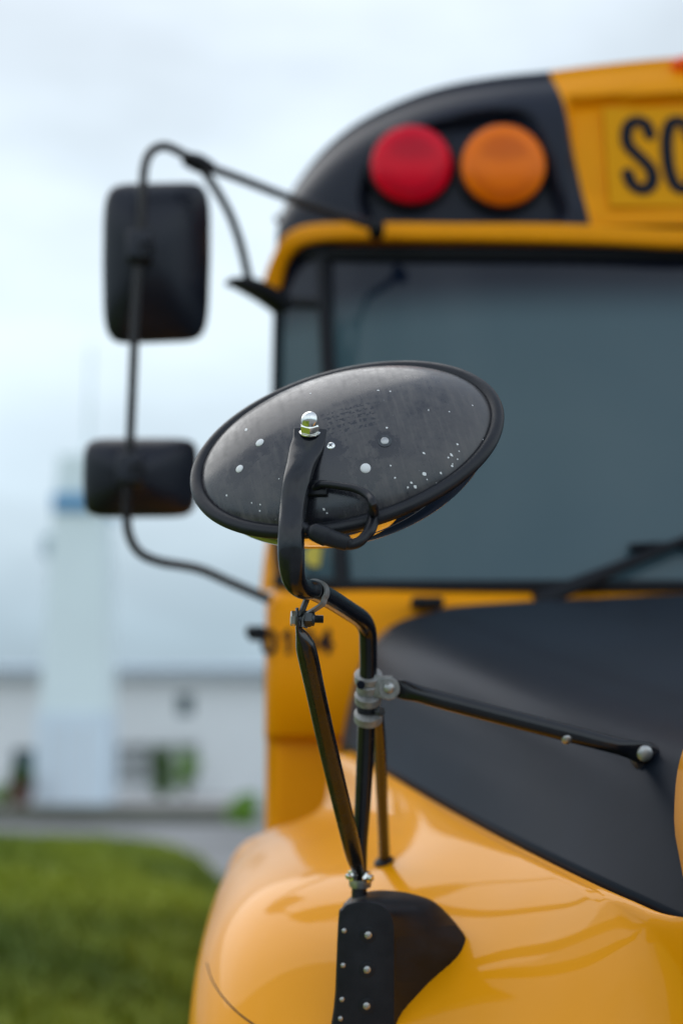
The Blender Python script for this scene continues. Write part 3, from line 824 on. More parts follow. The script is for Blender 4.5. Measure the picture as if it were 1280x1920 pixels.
# hood
SA, SB = (0.0, 2.74, 0.0), (0.36, 1.5, -0.185)
def seam(y):
    t = (2.74 - y) / (2.74 - 1.5)
    return lerp(SA[0], SB[0], t), lerp(SA[2], SB[2], t) - 0.012 * math.sin(math.pi * max(0, min(1, t)))
def hood_pt(y, a, lift=0.0):       # a: 0 at the seam .. 1 at the centre line
    xs_, zs_ = seam(y)
    t = max(0, min(1, (y - 1.5) / 1.24))
    A = [(0, 0), (.045, .060), (.085, .110), (.13, .143), (.20, .158), (.32, .165), (CX - xs_, .172)]
    B = [(0, 0), (.016, .080), (.040, .155), (.085, .212), (.16, .243), (.32, .265), (CX - xs_, .290)]
    s_ = a * 6; k = min(5, int(s_)); f_ = s_ - k
    P = [(lerp(p[0], q[0], t), lerp(p[1], q[1], t)) for p, q in zip(A, B)]
    g = [P[max(0, k - 1)], P[k], P[k + 1], P[min(6, k + 2)]]
    if k == 0: g[0] = (2 * g[1][0] - g[2][0], 2 * g[1][1] - g[2][1])
    c_ = [0.5 * (2 * g[1][i] + (g[2][i] - g[0][i]) * f_ + (2 * g[0][i] - 5 * g[1][i] + 4 * g[2][i] - g[3][i]) * f_ ** 2 + (3 * g[1][i] - g[0][i] - 3 * g[2][i] + g[3][i]) * f_ ** 3) for i in (0, 1)]
    if k == 5: c_[0] = lerp(g[1][0], g[2][0], f_); c_[1] = lerp(g[1][1], g[2][1], math.sin(f_ * math.pi / 2))
    x = xs_ + c_[0]; z = zs_ + c_[1]
    return x, z + lift
rows = []
ys = [1.42 + (2.74 - 1.42) * i / 46 for i in range(47)]
for y in ys:
    row = []
    for k in range(-1, 61):
        a = max(0, k) / 60
        x, z = hood_pt(y, a)
        if k == -1: x -= 0.0; z -= 0.03; x += 0.012
        row.append(E(x, y, z))
    row = row + [Vector((2 * CX - p.x, p.y, p.z)) for p in row[-2::-1]]
    rows.append(row)
last = [p + Vector((0, 0.012, -0.012)) for p in rows[-1]]; rows.append(last); rows.append([p + Vector((0, 0.0, -0.03)) for p in last])
v, f = loft(rows); hood = mk('hood', v, f, M['hood'], bus, angle=60)
bh = bvh_of(hood)

# fender: yellow, rounded, falling to the front
def fsec(y):
    sx, sz = seam(y)
    T = [ # y, then (x,z) of: crest inner, mid, outer, shoulder, side
        (2.66, (-0.018, -0.035), (-0.034, -0.115), (-0.075, -0.142), (-0.130, -0.160), (-0.185, -0.190), (-0.212, -0.25)),
        (2.40, (0.075, -0.062), (0.030, -0.120), (-0.03, -0.142), (-0.11, -0.160), (-0.182, -0.200), (-0.218, -0.270)),
        (2.05, (0.165, -0.118), (0.090, -0.160), (-0.01, -0.185), (-0.10, -0.200), (-0.176, -0.244), (-0.210, -0.325)),
        (1.90, (0.208, -0.148), (0.125, -0.205), (0.01, -0.245), (-0.095, -0.268), (-0.162, -0.322), (-0.196, -0.41)),
        (1.78, (0.245, -0.168), (0.150, -0.268), (0.03, -0.355), (-0.075, -0.395), (-0.150, -0.44), (-0.186, -0.53)),
        (1.68, (0.275, -0.195), (0.175, -0.365), (0.04, -0.510), (-0.07, -0.520), (-0.148, -0.58), (-0.183, -0.66)),
        (1.55, (0.320, -0.260), (0.230, -0.440), (0.10, -0.640), (-0.03, -0.720), (-0.140, -0.76), (-0.190, -0.80)),
        (1.48, (0.36, -0.42), (0.26, -0.60), (0.13, -0.76), (0.0, -0.82), (-0.12, -0.84), (-0.185, -0.86))]
    T = T[::-1]
    for A, B in zip(T, T[1:]):
        if y <= B[0] or B is T[-1]:
            t = (y - A[0]) / (B[0] - A[0]); t = max(0, min(1, t))
            pts = [(lerp(p[0], q[0], t), lerp(p[1], q[1], t)) for p, q in zip(A[1:], B[1:])]
            break
    pts = [(sx + 0.010, sz - 0.02), (sx - 0.002, sz - 0.006), (sx - 0.012, sz - 0.006)] + pts + [(pts[-1][0] - 0.004, pts[-1][1] - 0.12), (pts[-1][0] + 0.01, -1.02)]
    return [(p[0], y, p[1]) for p in catmull(pts, 7)]
def fender(mir):
    keys = [1.48, 1.55, 1.61, 1.68, 1.73, 1.78, 1.84, 1.9, 1.97, 2.05, 2.22, 2.40, 2.53, 2.62, 2.66]
    secs_ = [fsec(k) for k in keys]
    # smooth along the length
    cols = list(zip(*secs_)); cc = [catmull(list(c), 5) for c in cols]
    rows = list(zip(*cc))
    rows = [[E(p[0], p[1], p[2]) for p in r] for r in rows]
    rows.append([p + Vector((0.004, 0.02, -0.02)) for p in rows[-1]]); rows.append([p + Vector((0, 0.0, -0.5)) for p in rows[-1]])
    if mir: rows = [[Vector((2 * CX - p.x, p.y, p.z)) for p in r] for r in rows]
    # smoothing pass
    R_ = [list(r) for r in rows]
    for it in range(45):
        S = [list(r) for r in R_]
        for i in range(1, len(R_) - 3):
            for k in range(18, len(R_[0]) - 1):
                S[i][k] = (R_[i][k] * 4 + R_[i - 1][k] + R_[i + 1][k] + R_[i][k - 1] + R_[i][k + 1]) / 8
        R_ = S
    v, f = loft(R_)
    return mk('fender', v, f, M['yellow'], bus, angle=70)
fen = fender(False); fender(True)
bf = bvh_of(fen)
pts = []
for px, py in catmull([(388, 1806), (398, 1838), (420, 1872), (452, 1904), (492, 1932)], 4):
    p, n = hit(bf, px, py)
    if p is not None: pts.append(p - n * .0006)
mb = MB(); sweep(mb, [(p, .0013, .0013) for p in pts], n=2, seg=6); mb.build('panel_gap', M['gasket'], fen)
# yellow grille surround at the nose
rows = []
for yy, gx, gz, nn_ in [(1.56, 0.664, .40, 10), (1.535, 0.680, .408, 10), (1.51, 0.686, .412, 10), (1.46, 0.686, .408, 10), (1.40, 0.682, .39, 9), (1.37, 0.66, .36, 8), (1.36, .62, .33, 8)]:
    row = []
    for k in range(97):
        th = math.pi * (1 - k / 96)
        ct, st = math.cos(th), math.sin(th)
        x = CX + gx * math.copysign(abs(ct) ** (2 / nn_), ct); z = -.355 + gz * abs(st) ** (2 / nn_)
        z = max(z, -.355)
        dx = 0.17 * max(0, -0.09 - z)
        x += dx if x < CX else -dx
        row.append(E(x, yy, z))
    a = row[0]; b = row[-1]
    row = [Vector((a.x + 0.03, a.y, EYE - 0.9)), Vector((a.x + .01, a.y, EYE - 0.5))] + row + [Vector((b.x - .01, b.y, EYE - 0.5)), Vector((b.x - 0.03, b.y, EYE - 0.9))]
    rows.append(row)
v, f = loft(rows); gs = mk('grille_surround', v, f, M['yellow'], bus, angle=70)
# grille face inside the surround (seen only from the side)
g = MB().box((CX - .6, 1.375, EYE - .88), (CX + .6, 1.41, EYE - .05), .01); g.build('grille', M['gasket'], bus)

# wiper
wp = [wpt(1005, 1128, -0.06), wpt(1060, 1105, -0.05), wpt(1180, 1055, -0.04), wpt(1300, 1005, -0.035)]
mb = MB(); sweep(mb, [(wp[0], .020, .014), (wp[1], .017, .012), (wp[2], .012, .008), (wp[3], .008, .006)], n=5, seg=10)
wiper = mb.build('wiper', M['gasket'], bus)
mb = MB(); sweep(mb, [(wpt(1178, 1028, -0.02), .010, .006), (wpt(1290, 1024, -0.02), .011, .008), (wpt(1480, 1030, -0.02), .010, .008), (wpt(1650, 1050, -0.02), .009, .006)], n=4, seg=8)
mb.build('wiper_blade', M['gasket'], wiper)

# ------------------------------------------------------------------ side mirror assembly
def cpts(L): return [(C(a, b, d), r, r) for a, b, d, r in L]
r1 = 0.0095
armL = [(712, 428, 3.06, .010), (640, 405, 3.03, .0095), (540, 370, 3.0, .0095), (450, 335, 2.95, .0095), (372, 306, 2.92, .0095), (335, 284, 2.90, r1), (308, 274, 2.88, r1), (284, 284, 2.87, r1), (271, 315, 2.86, r1), (267, 380, 2.85, r1),
        (262, 480, 2.84, r1), (254, 600, 2.83, r1), (248, 740, 2.82, r1), (242, 880, 2.81, r1), (238, 965, 2.81, r1), (243, 1005, 2.81, r1), (262, 1036, 2.81, r1), (300, 1053, 2.82, r1), (370, 1066, 2.84, r1), (430, 1091, 2.86, r1), (505, 1124, 2.90, r1)]
mb = MB(); sweep(mb, cpts(armL), n=6, seg=14); marm = mb.build('side_mirror_arm', M['arm'], bus)
L2 = [(372, 306, 2.915, .009), (402, 350, 2.92, .009), (430, 400, 2.94, .009), (450, 455, 2.95, .009), (466, 522, 2.97, .009)]
mb = MB(); sweep(mb, cpts(L2), n=6, seg=14); mb.build('brace', M['arm'], marm)
mb = MB(); sweep(mb, [(C(346, 296, 2.92), .015, .015), (C(372, 306, 2.92), .019, .017), (C(400, 318, 2.925), .014, .014)], n=4, seg=12)
lathe(mb, C(364, 300, 2.905), UPV, domeprof(.010, .012), 12); mb.build('clamp', M['gasket'], marm)
mb = MB(); sweep(mb, [(C(432, 528, 2.95), .007, .03), (C(465, 535, 2.97), .014, .03), (C(500, 553, 3.02), .016, .03), (C(528, 572, 3.06), .018, .03)], wide=UPV, n=4, seg=12, expo=4)
mb.build('mount_bracket', M['gasket'], marm)
mb = MB(); lathe(mb, C(706, 424, 3.05), Vector((0, -1, 0.2)), [(0.017, -0.03), (0.018, 0.0), (0.014, 0.012), (.004, .014)], 18); mb.build('mount_foot', M['gasket'], marm)
# small dark lamp standing at the cap corner
mb = MB(); q = onfront(520, 412, YF + .12); lathe(mb, q + Vector((.012, 0, 0)), Vector((-1, -.1, 0.1)), domeprof(0.012, 0.02), 16); mb.build('corner_marker', M['gasket'], bus)
def head(corners, dep, depth, boltpx, m_lab, pole):
    """corners: TL, TR, BR, BL in px; back shell bulging to the front of the bus"""
    rows = []
    seg = 64
    cxp = sum(c[0] for c in corners) / 4; cyp = sum(c[1] for c in corners) / 4
    for s, dd, ex in [(0.93, 0.012, 7), (0.985, 0.006, 7), (1.0, 0.0, 7), (0.995, -0.010, 7), (0.965, -0.020, 6), (0.82, -depth * .48, 5), (0.56, -depth * .80, 5), (0.34, -depth * .95, 4), (0.2, -depth, 4), (0.02, -depth - .001, 4)]:
        row = []
        for k in range(seg):
            a = 2 * math.pi * k / seg
            ca = math.copysign(abs(math.cos(a)) ** (2 / ex), math.cos(a)); sa = math.copysign(abs(math.sin(a)) ** (2 / ex), math.sin(a))
            ca *= s; sa *= s
            u, v_ = (ca + 1) / 2, (1 - sa) / 2
            px = (1 - v_) * ((1 - u) * corners[0][0] + u * corners[1][0]) + v_ * ((1 - u) * corners[3][0] + u * corners[2][0])
            py = (1 - v_) * ((1 - u) * corners[0][1] + u * corners[1][1]) + v_ * ((1 - u) * corners[3][1] + u * corners[2][1])
            px += 4 * (1 - sa * sa) * ca
            row.append(C(px, py, dep + 0.04 * ca) + FW * dd)
        rows.append(row)
    v, f = loft(rows, True); f.append(tuple(range(seg)))
    h = mk('side_mirror', v, f, M['plastic'], bus, angle=80); h['label'] = m_lab
    # reflecting glass on the far side
    rows2 = [[p + FW * 0.002 for p in rows[0]], [p.lerp(C(cxp, cyp, dep) + FW * 0.02, 0.5) for p in rows[0]], [p.lerp(C(cxp, cyp, dep) + FW * 0.022, 0.97) for p in rows[0]]]
    v, f = loft(rows2, True); mk('mirror_glass', v, f, M['mirror'], h)
    bx, by, bd = boltpx
    c = C(bx - 8, by, bd)
    mb = MB().box(c + Vector((-.026, -.018, -.030)), c + Vector((.022, .03, .030)), .006)
    mb.build('clamp', M['plastic'], h)
    mb = MB(); lathe(mb, C(bx + 3, by, bd - .018), -FW, [(.014, -.012), (.0145, .002), (.011, .005), (.008, .004), (.0078, -.001)], 24); mb.build('bolt', M['gasket'], h)
head([(197, 346), (393, 341), (388, 640), (198, 646)], 2.955, 0.085, (272, 463, 2.825), 'tall upper side mirror seen from behind', None)
head([(161, 821), (370, 821), (364, 970), (160, 971)], 2.935, 0.085, (254, 880, 2.80), 'wide lower side mirror seen from behind', None)

# ------------------------------------------------------------------ cross-view mirror (in focus)
ph, tl = R(16), R(48)
def scr(a, b, c): return RT * a + UPV * b - FW * c
mu = scr(math.cos(ph), math.sin(ph), 0)
mn_ = scr(-math.sin(ph) * math.sin(tl), math.cos(ph) * math.sin(tl), math.cos(tl))
mv = mn_.cross(mu)
MC = C(648, 835, 1.62)
RA, RB, RR = 0.1750, 0.1320, 0.0079
def mp_(u, v_, h): return MC + mu * u + mv * v_ + mn_ * h
DA, DB, DH = 0.1690, 0.1262, 0.053
def dome_h(u, v_):
    r2 = (u / DA) ** 2 + (v_ / DB) ** 2
    return 0.004 + DH * max(0, 1 - r2) ** 0.80
# material with dust, streaks, water stains, worn stamp
def dome_mat():
    m = bpy.data.materials.new('weathered_black_plastic'); m.use_nodes = True
    t = m.node_tree; p = t.nodes['Principled BSDF']
    L = t.links.new
    tc = N(t, 'ShaderNodeTexCoord')
    base = N(t, 'ShaderNodeUVMap')
    def noise(scale, detail=6, rough=.6, sc3=None, src=None):
        n = N(t, 'ShaderNodeTexNoise'); n.inputs['Scale'].default_value = scale; n.inputs['Detail'].default_value = detail; n.inputs['Roughness'].default_value = rough
        mpn = N(t, 'ShaderNodeMapping'); L(tc.outputs['UV'], mpn.inputs[0])
        if sc3: mpn.inputs['Scale'].default_value = sc3[0]; mpn.inputs['Rotation'].default_value = sc3[1]
        L(mpn.outputs[0], n.inputs['Vector']); return n.outputs['Fac']
    def rng(src, a, b, c=0., d=1., smooth=True):
        n = N(t, 'ShaderNodeMapRange', interpolation_type='SMOOTHSTEP' if smooth else 'LINEAR')
        n.inputs['From Min'].default_value = a; n.inputs['From Max'].default_value = b; n.inputs['To Min'].default_value = c; n.inputs['To Max'].default_value = d
        L(src, n.inputs[0]); return n.outputs[0]
    def math_(op, a, b):
        n = N(t, 'ShaderNodeMath', operation=op)
        for i, q in enumerate((a, b)):
            if isinstance(q, (int, float)): n.inputs[i].default_value = q
            else: L(q, n.inputs[i])
        return n.outputs[0]
    big = noise(5, 9, .72)
    fine = noise(70, 8, .7)
    streak = noise(26, 6, .6, ((3.2, .35, 1), (0, 0, R(-24))))
    dust = math_('MULTIPLY', rng(big, .42, .56, .18, 1.0), rng(fine, .30, .70, .62, 1.0))
    dust = math_('ADD', math_('MULTIPLY', dust, .75), math_('MULTIPLY', rng(streak, .44, .66), .38))
    # clean wet-looking halos round each fixing
    dist = noise(60, 5, .6)
    clean = None
    for (u, v_, r) in HALOS:
        d = N(t, 'ShaderNodeVectorMath', operation='DISTANCE'); d.inputs[1].default_value = (u * 2, v_ * 2, 0); L(tc.outputs['UV'], d.inputs[0])
        dd = math_('ADD', d.outputs['Value'], math_('MULTIPLY', math_('SUBTRACT', dist, .5), r * 2 * 2.2))
        q = rng(dd, r * 2 * .72, r * 2 * 1.12, 1, 0)
        clean = q if clean is None else math_('MAXIMUM', clean, q)
    # worn printed stamp: broken rows of small dark marks
    sp = N(t, 'ShaderNodeSeparateXYZ'); L(tc.outputs['UV'], sp.inputs[0])
    su, sv, hw, hh = STAMP
    mk1 = rng(math_('ABSOLUTE', math_('SUBTRACT', sp.outputs[0], su * 2), 0), hw * 2 * .75, hw * 2 * 1.05, 1, 0)
    mk2 = rng(math_('ABSOLUTE', math_('SUBTRACT', sp.outputs[1], sv * 2), 0), hh * 2 * .8, hh * 2 * 1.05, 1, 0)
    rowsn = rng(math_('SINE', math_('MULTIPLY', math_('SUBTRACT', sp.outputs[1], sv * 2), 2 * math.pi / (hh * 2 * 2 / 5.5)), 0), -.6, .0)
    marks = rng(noise(120, 3, .6, ((1.0, .8, 1), (0, 0, 0))), .46, .54)
    blot = rng(noise(48, 4, .7), .38, .47)
    stamp = math_('MULTIPLY', math_('MULTIPLY', math_('MULTIPLY', mk1, mk2), math_('MULTIPLY', rowsn, marks)), blot)
    dust = math_('MULTIPLY', dust, math_('SUBTRACT', 1, math_('MULTIPLY', clean, .95)))
    dust = math_('MULTIPLY', dust, math_('SUBTRACT', 1, math_('MULTIPLY', stamp, .95)))
    mx = N(t, 'ShaderNodeMix', data_type='RGBA'); mx.inputs[6].default_value = (.011, .012, .018, 1); mx.inputs[7].default_value = (.075, .068, .066, 1)
    L(dust, mx.inputs[0])
    # lime spots
    vo = N(t, 'ShaderNodeTexVoronoi'); vo.inputs['Scale'].default_value = 60; L(tc.outputs['UV'], vo.inputs['Vector'])
    spot = math_('MULTIPLY', rng(vo.outputs['Distance'], .05, .10, 1, 0), rng(noise(13, 2), .56, .62))
    mx2 = N(t, 'ShaderNodeMix', data_type='RGBA'); mx2.inputs[7].default_value = (.28, .29, .30, 1); L(mx.outputs[2], mx2.inputs[6]); L(math_('MULTIPLY', spot, .6), mx2.inputs[0])
    L(mx2.outputs[2], p.inputs['Base Color'])
    rg = math_('ADD', math_('MULTIPLY', dust, .26), rng(fine, .3, .7, .20, .28))
    L(rg, p.inputs['Roughness']); p.inputs['Specular IOR Level'].default_value = 0.55; p.inputs['Coat Weight'].default_value = 0.25; p.inputs['Coat Roughness'].default_value = 0.12
    b = N(t, 'ShaderNodeBump'); b.inputs['Strength'].default_value = .25; b.inputs['Distance'].default_value = .0006
    L(fine, b.inputs['Height']); L(b.outputs[0], p.inputs['Normal'])
    return m
# build dome first (needed for placing fixings)
def dome_mesh():
    verts = []; faces = []; uvs = []
    RN, SG = 40, 96
    verts.append((0, 0)); 
    for i in range(1, RN + 1):
        r = (i / RN) ** 0.8
        for k in range(SG):
            a = 2 * math.pi * k / SG; verts.append((DA * r * math.cos(a), DB * r * math.sin(a)))
    for k in range(SG): faces.append((0, 1 + k, 1 + (k + 1) % SG))
    for i in range(RN - 1):
        for k in range(SG):
            a = 1 + i * SG; faces.append((a + k, a + SG + k, a + SG + (k + 1) % SG, a + (k + 1) % SG))
    me = bpy.data.meshes.new('crossview_mirror')
    me.from_pydata([tuple(mp_(u, v_, dome_h(u, v_))) for u, v_ in verts], [], faces)
    uvl = me.uv_layers.new(name='UVMap')
    for lp in me.loops:
        u, v_ = verts[lp.vertex_index]; uvl.data[lp.index].uv = (u * 2, v_ * 2)
    return me, [mp_(u, v_, dome_h(u, v_)) for u, v_ in verts], faces
dme, dv_, df_ = dome_mesh()
bd = BVHTree.FromPolygons(dv_, df_)
def dhit(px, py):
    p, n = hit(bd, px, py)
    while p is None:
        px, py = lerp(px, 648, .02), lerp(py, 835, .02); p, n = hit(bd, px, py)
    q = p - MC
    return p, n, q.dot(mu), q.dot(mv)
fix = [(487, 830, 8.5), (449, 879, 8.0), (685, 878, 9.5), (721, 827, 8.5), (620, 836, 8.0)]
HALOS = []
for px, py, r in fix:
    p, n, u, v_ = dhit(px, py); HALOS.append((u, v_ - 0.004, 0.0165))
for px, py, r in ((612, 885, 0.030), (600, 915, .025), (470, 850, .016), (560, 900, .030), (590, 990, .05)):
    p, n, u, v_ = dhit(px, py); HALOS.append((u, v_, r))
p, n, u, v_ = dhit(655, 786)
STAMP = (u, v_, 0.033, 0.022)
M['dome'] = dome_mat()
dome = link('crossview_mirror', dme, M['dome'], bus, angle=60)
dome['label'] = 'oval cross-view mirror on its bent black arm, weathered back up'
# rim
rows = []
for k in range(120):
    a = 2 * math.pi * k / 120
    c = (RA * math.cos(a), RB * math.sin(a)); nx, ny = RB * math.cos(a), RA * math.sin(a); l = math.hypot(nx, ny); nx /= l; ny /= l
    row = []
    for j in range(18):
        b = 2 * math.pi * j / 18; rr = RR * (1 + .06 * math.cos(2 * b))
        row.append(mp_(c[0] + nx * math.cos(b) * rr, c[1] + ny * math.cos(b) * rr, math.sin(b) * rr * 1.0))
    rows.append(row)
v, f = loft(rows + [rows[0]], True); mk('rim', v, f, M['rubber'], dome)
# convex reflecting lens
rows = []
LA, LB, LD = RA - 0.005, RB - 0.005, 0.094
for i in range(26):
    t = math.pi / 2 * i / 25 if i < 25 else math.pi / 2 - .002
    r = math.cos(t) ; h = -0.002 - LD * math.sin(t)
    rows.append([mp_(LA * r * math.cos(2 * math.pi * k / 96), LB * r * math.sin(2 * math.pi * k / 96), h) for k in range(96)])
v, f = loft(rows, True); f.append(tuple(25 * 96 + k for k in range(96))); mk('convex_glass', v, f, M['mirror'], dome, angle=60)
# rivets / screws
for i, (px, py, r) in enumerate(fix):
    p, n, u, v_ = dhit(px, py); rr = r * 1.6 / F
    mb = MB()
    lathe(mb, p, n, domeprof(rr, rr * .35, 6), 24)
    if i == 4:
        x, y, z = frame(n)
        top = p + n * rr * .33
        o = mb.build('screw', M['chrome'], dome)
        mb = MB()
        for d_ in (x + y, x - y):
            d_ = d_.normalized() * rr * .5; sweep(mb, [(top - d_, .0006, .0005), (top + d_, .0006, .0005)], n=1, seg=6)
        mb.build('screw_slot', M['ink'], dome)
    elif i == 3:
        mb.build('rivet', M['steel'], dome)
        mb = MB(); lathe(mb, p, n, [(rr * 1.5, -0.0005), (rr * 1.5, .0007), (rr, .0009)], 24); mb.build('washer', M['darksteel'], dome)
    else:
        mb.build('rivet', M['chip'], dome)
# chips of missing paint
chips = [(582, 738, 2.2), (709, 732, 2.0), (731, 734, 1.8), (725, 802, 2.4), (857, 833, 2.3), (795, 850, 2.6), (846, 853, 3.0), (840, 858, 2.0), (857, 861, 1.7), (847, 874, 2.3), (826, 887, 2.3), (795, 889, 3.3), (771, 905, 2.2), (764, 914, 2.2), (778, 913, 3.4), (740, 896, 2.0), (732, 873, 1.7), (848, 870, 1.6), (885, 760, 1.7), (607, 955, 2.4), (613, 962, 1.8), (487, 958, 2.0), (472, 943, 1.7), (488, 946, 1.6), (425, 929, 2.0), (461, 806, 4.2), (842, 772, 1.4), (905, 824, 1.6), (803, 770, 1.3), (803, 768, 1.2), (572, 951, 3.4), (573, 945, 2.0), (523, 898, 1.4), (800, 899, 1.6), (818, 906, 1.2), (860, 846, 1.5)]
rc = random.Random(3)
mb = MB()
for px, py, r in chips:
    try: p, n, u, v_ = dhit(px, py)
    except Exception: continue
    x, y, z = frame(n); k_ = rc.randint(5, 8); rr = r * 1.6 / F
    vs = [p + z * .00025 + (x * math.cos(6.283 * j / k_ + rc.random() * .5) + y * math.sin(6.283 * j / k_)) * rr * rc.uniform(.65, 1.25) for j in range(k_)]
    mb.add(vs + [q - z * .0006 for q in vs], [tuple(range(k_))] + [(j, (j + 1) % k_, k_ + (j + 1) % k_, k_ + j) for j in range(k_)])
ch = mb.build('paint_chips', M['chip'], dome, smooth=False); ch['kind'] = 'stuff'
# wire, socket and connector of the heated glass
p, n, u, v_ = dhit(597, 917)
x, y, z = frame(n, UPV)
sk = MB()
bmv = []
bx = MB().box((-.0105, -.0085, -.002), (.0105, .0085, .007), .0015)
for q in bx.v: bmv.append(p + x * q.x + y * q.y + z * q.z)
sk.add(bmv, bx.f); 
lathe(sk, p - x * .012, n, domeprof(.004, .003, 4), 12)
sk.build('wire_socket', M['rubber'], dome)
dp = (p - CAM).dot(FW)
wl = [(590, 915, dp - .004, .0040), (604, 908, dp - .012, .0042), (635, 911, dp - .020, .0042), (668, 917, dp - .030, .0044), (690, 930, dp - .040, .0046), (700, 948, dp - .050, .0050), (700, 965, 1.525, .0058)]
wl2 = [(700, 962, 1.524, .0064), (698, 980, 1.512, .0066), (692, 996, 1.502, .0064), (684, 1006, 1.498, .0056)]
wl3 = [(688, 1000, 1.499, .0052), (676, 1014, 1.494, .0056), (660, 1021, 1.492, .0056), (640, 1021, 1.490, .0054)]
mb = MB(); sweep(mb, cpts(wl), n=6, seg=14); mb.build('wire', M['rubber'], dome)
mb = MB(); sweep(mb, cpts(wl2), n=6, seg=14); sweep(mb, cpts(wl3), n=6, seg=14); mb.build('wire_sleeve', M['rubber'], dome)
mb = MB(); sweep(mb, [(C(658, 1020, 1.490), .0056, .0056), (C(652, 1019, 1.490), .0062, .0060), (C(650, 1018, 1.490), .0084, .0078), (C(632, 1013, 1.489), .0088, .0080), (C(614, 1007, 1.488), .0096, .0084), (C(611, 1006, 1.488), .0106, .009), (C(590, 998, 1.488), .0096, .0088), (C(586, 997, 1.488), .0085, .0085), (C(577, 994, 1.490), .0040, .0045), (C(571, 992, 1.492), .0072, .0070), (C(560, 990, 1.496), .0074, .007)], wide=UPV, n=2, seg=16, expo=3)
mb.build('wire_connector', M['rubber'], dome)

# bent arm: flattened strap over the mirror, then round tube back to the fender
pn, nn2, _, _ = dhit(580, 800)
dN = (pn - CAM).dot(FW)
side = RT
A = [ # px, py, depth, half width, half thickness
 (583, 806, dN - .006, .0195, .0030), (580, 824, dN - .014, .0185, .0034), (574, 842, dN - .022, .0185, .0052), (566, 866, dN - .033, .0165, .0085), (557, 900, dN - .050, .0152, .0098), (550, 945, 1.510, .0145, .0104),
 (546, 1000, 1.490, .0142, .0108), (546, 1050, 1.487, .0138, .0110), (551, 1085, 1.496, .0125, .0112), (566, 1103, 1.515, .0110, .0110), (590, 1108, 1.545, .0108, .0108), (622, 1125, 1.60, .0108, .0108), (655, 1146, 1.665, .0108, .0108),
 (677, 1161, 1.705, .0108, .0108), (688, 1180, 1.725, .0108, .0108), (690, 1210, 1.735, .0108, .0108), (690, 1260, 1.745, .0108, .0108), (687, 1340, 1.755, .0108, .0108), (684, 1420, 1.765, .0108, .0108), (679, 1520, 1.772, .0100, .0108), (674, 1600, 1.775, .0095, .0108), (673, 1720, 1.765, .0100, .0108)]
mb = MB(); sweep(mb, [(C(a, b, d), w_, h_) for a, b, d, w_, h_ in A], wide=[RT * 1 + UPV * (0.12 if i < 9 else 0) for i in range(len(A))], n=8, seg=28, expo=2.3)
arm = mb.build('mirror_arm', M['tube'], bus)
# cap nut
na = (UPV * .93 - FW * .36 * -1 * -1).normalized()
na = (UPV * .88 - FW * .47).normalized()
cN = C(581, 811, dN - .010)
nut = MB()
lathe(nut, cN, na, [(.0118, 0), (.0118, .0012), (.0105, .0016)], 32)
nb = MB(); hexnut(nb, cN + na * .0014, na, .0112, .0098, rot=R(30), up=FW)
lathe(nut, cN + na * .0112, na, [(.0096, 0), (.0098, .003), (.0093, .0062), (.0078, .0096), (.0052, .0120), (.0022, .0132), (.0004, .0134)], 32)
nu = nut.build('cap_nut', M['chrome'], arm)
nb.build('nut_hexagon', M['chrome'], arm, smooth=False)
# band clamp round the tube
cc_ = C(592, 1110, 1.548); tdir = (C(622, 1125, 1.60) - C(566, 1103, 1.515)).normalized()
ex_ = (RT - tdir * RT.dot(tdir)).normalized(); ey_ = tdir.cross(ex_)
if ey_.dot(UPV) < 0: ey_ = -ey_
rr = .0128
prof = []
prof += [(-.0172, -.0375), (-.0172, -.030), (-.0168, -.0235), (-.0140, -.0155)]
for k in range(19):
    a = R(214) - R(252) * k / 18; prof.append((rr * math.cos(a), rr * math.sin(a)))
prof += [(.0080, -.0135), (.0010, -.0180), (-.0085, -.0235), (-.0126, -.030), (-.0128, -.0385)]
def ribbon(mb, P, org, ex, ey, t, hw, th):
    P = [tuple(p) for p in catmull(P, 3)]
    rows = []
    for i, (a, b) in enumerate(P):
        tx = P[min(i + 1, len(P) - 1)][0] - P[max(i - 1, 0)][0]; ty = P[min(i + 1, len(P) - 1)][1] - P[max(i - 1, 0)][1]
        l = math.hypot(tx, ty) or 1; nx, ny = -ty / l * th, tx / l * th
        p = org + ex * a + ey * b; q = ex * nx + ey * ny
        rows.append([p - t * hw - q, p - t * hw + q, p + t * hw + q, p + t * hw - q])
    v, f = loft(rows, True); n = len(v); f += [(0, 1, 2, 3), (n - 1, n - 2, n - 3, n - 4)]
    mb.add(v, f)
mb = MB(); ribbon(mb, prof, cc_, ex_, ey_, tdir, .0065, .0010)
clamp = mb.build('band_clamp', M['greyplate'], bus)
# bolt through the clamp tails
cB = C(564, 1160, 1.545); bax = (RT * .985 - UPV * .03 + FW * .10).normalized()
mb = MB(); hexnut(mb, cB - bax * .0060, -bax, .0085, .0052, rot=R(12)); mb.build('bolt_head', M['steel'], clamp, smooth=False)
mb = MB(); hexnut(mb, cB + bax * .0030, bax, .0092, .0085, rot=R(20)); mb.build('hex_nut', M['darksteel'], clamp, smooth=False)
mb = MB(); lathe(mb, cB + bax * .0112, bax, [(.0078, 0), (.0078, .0030), (.006, .0038)], 24)
pr = [(.0042, -.02)]
for k in range(8): pr += [(.0046, .0035 + k * .0013), (.0039, .0041 + k * .0013)]
lathe(mb, cB + bax * .0112, bax, pr, 20); mb.build('bolt_shank', M['darksteel'], clamp)
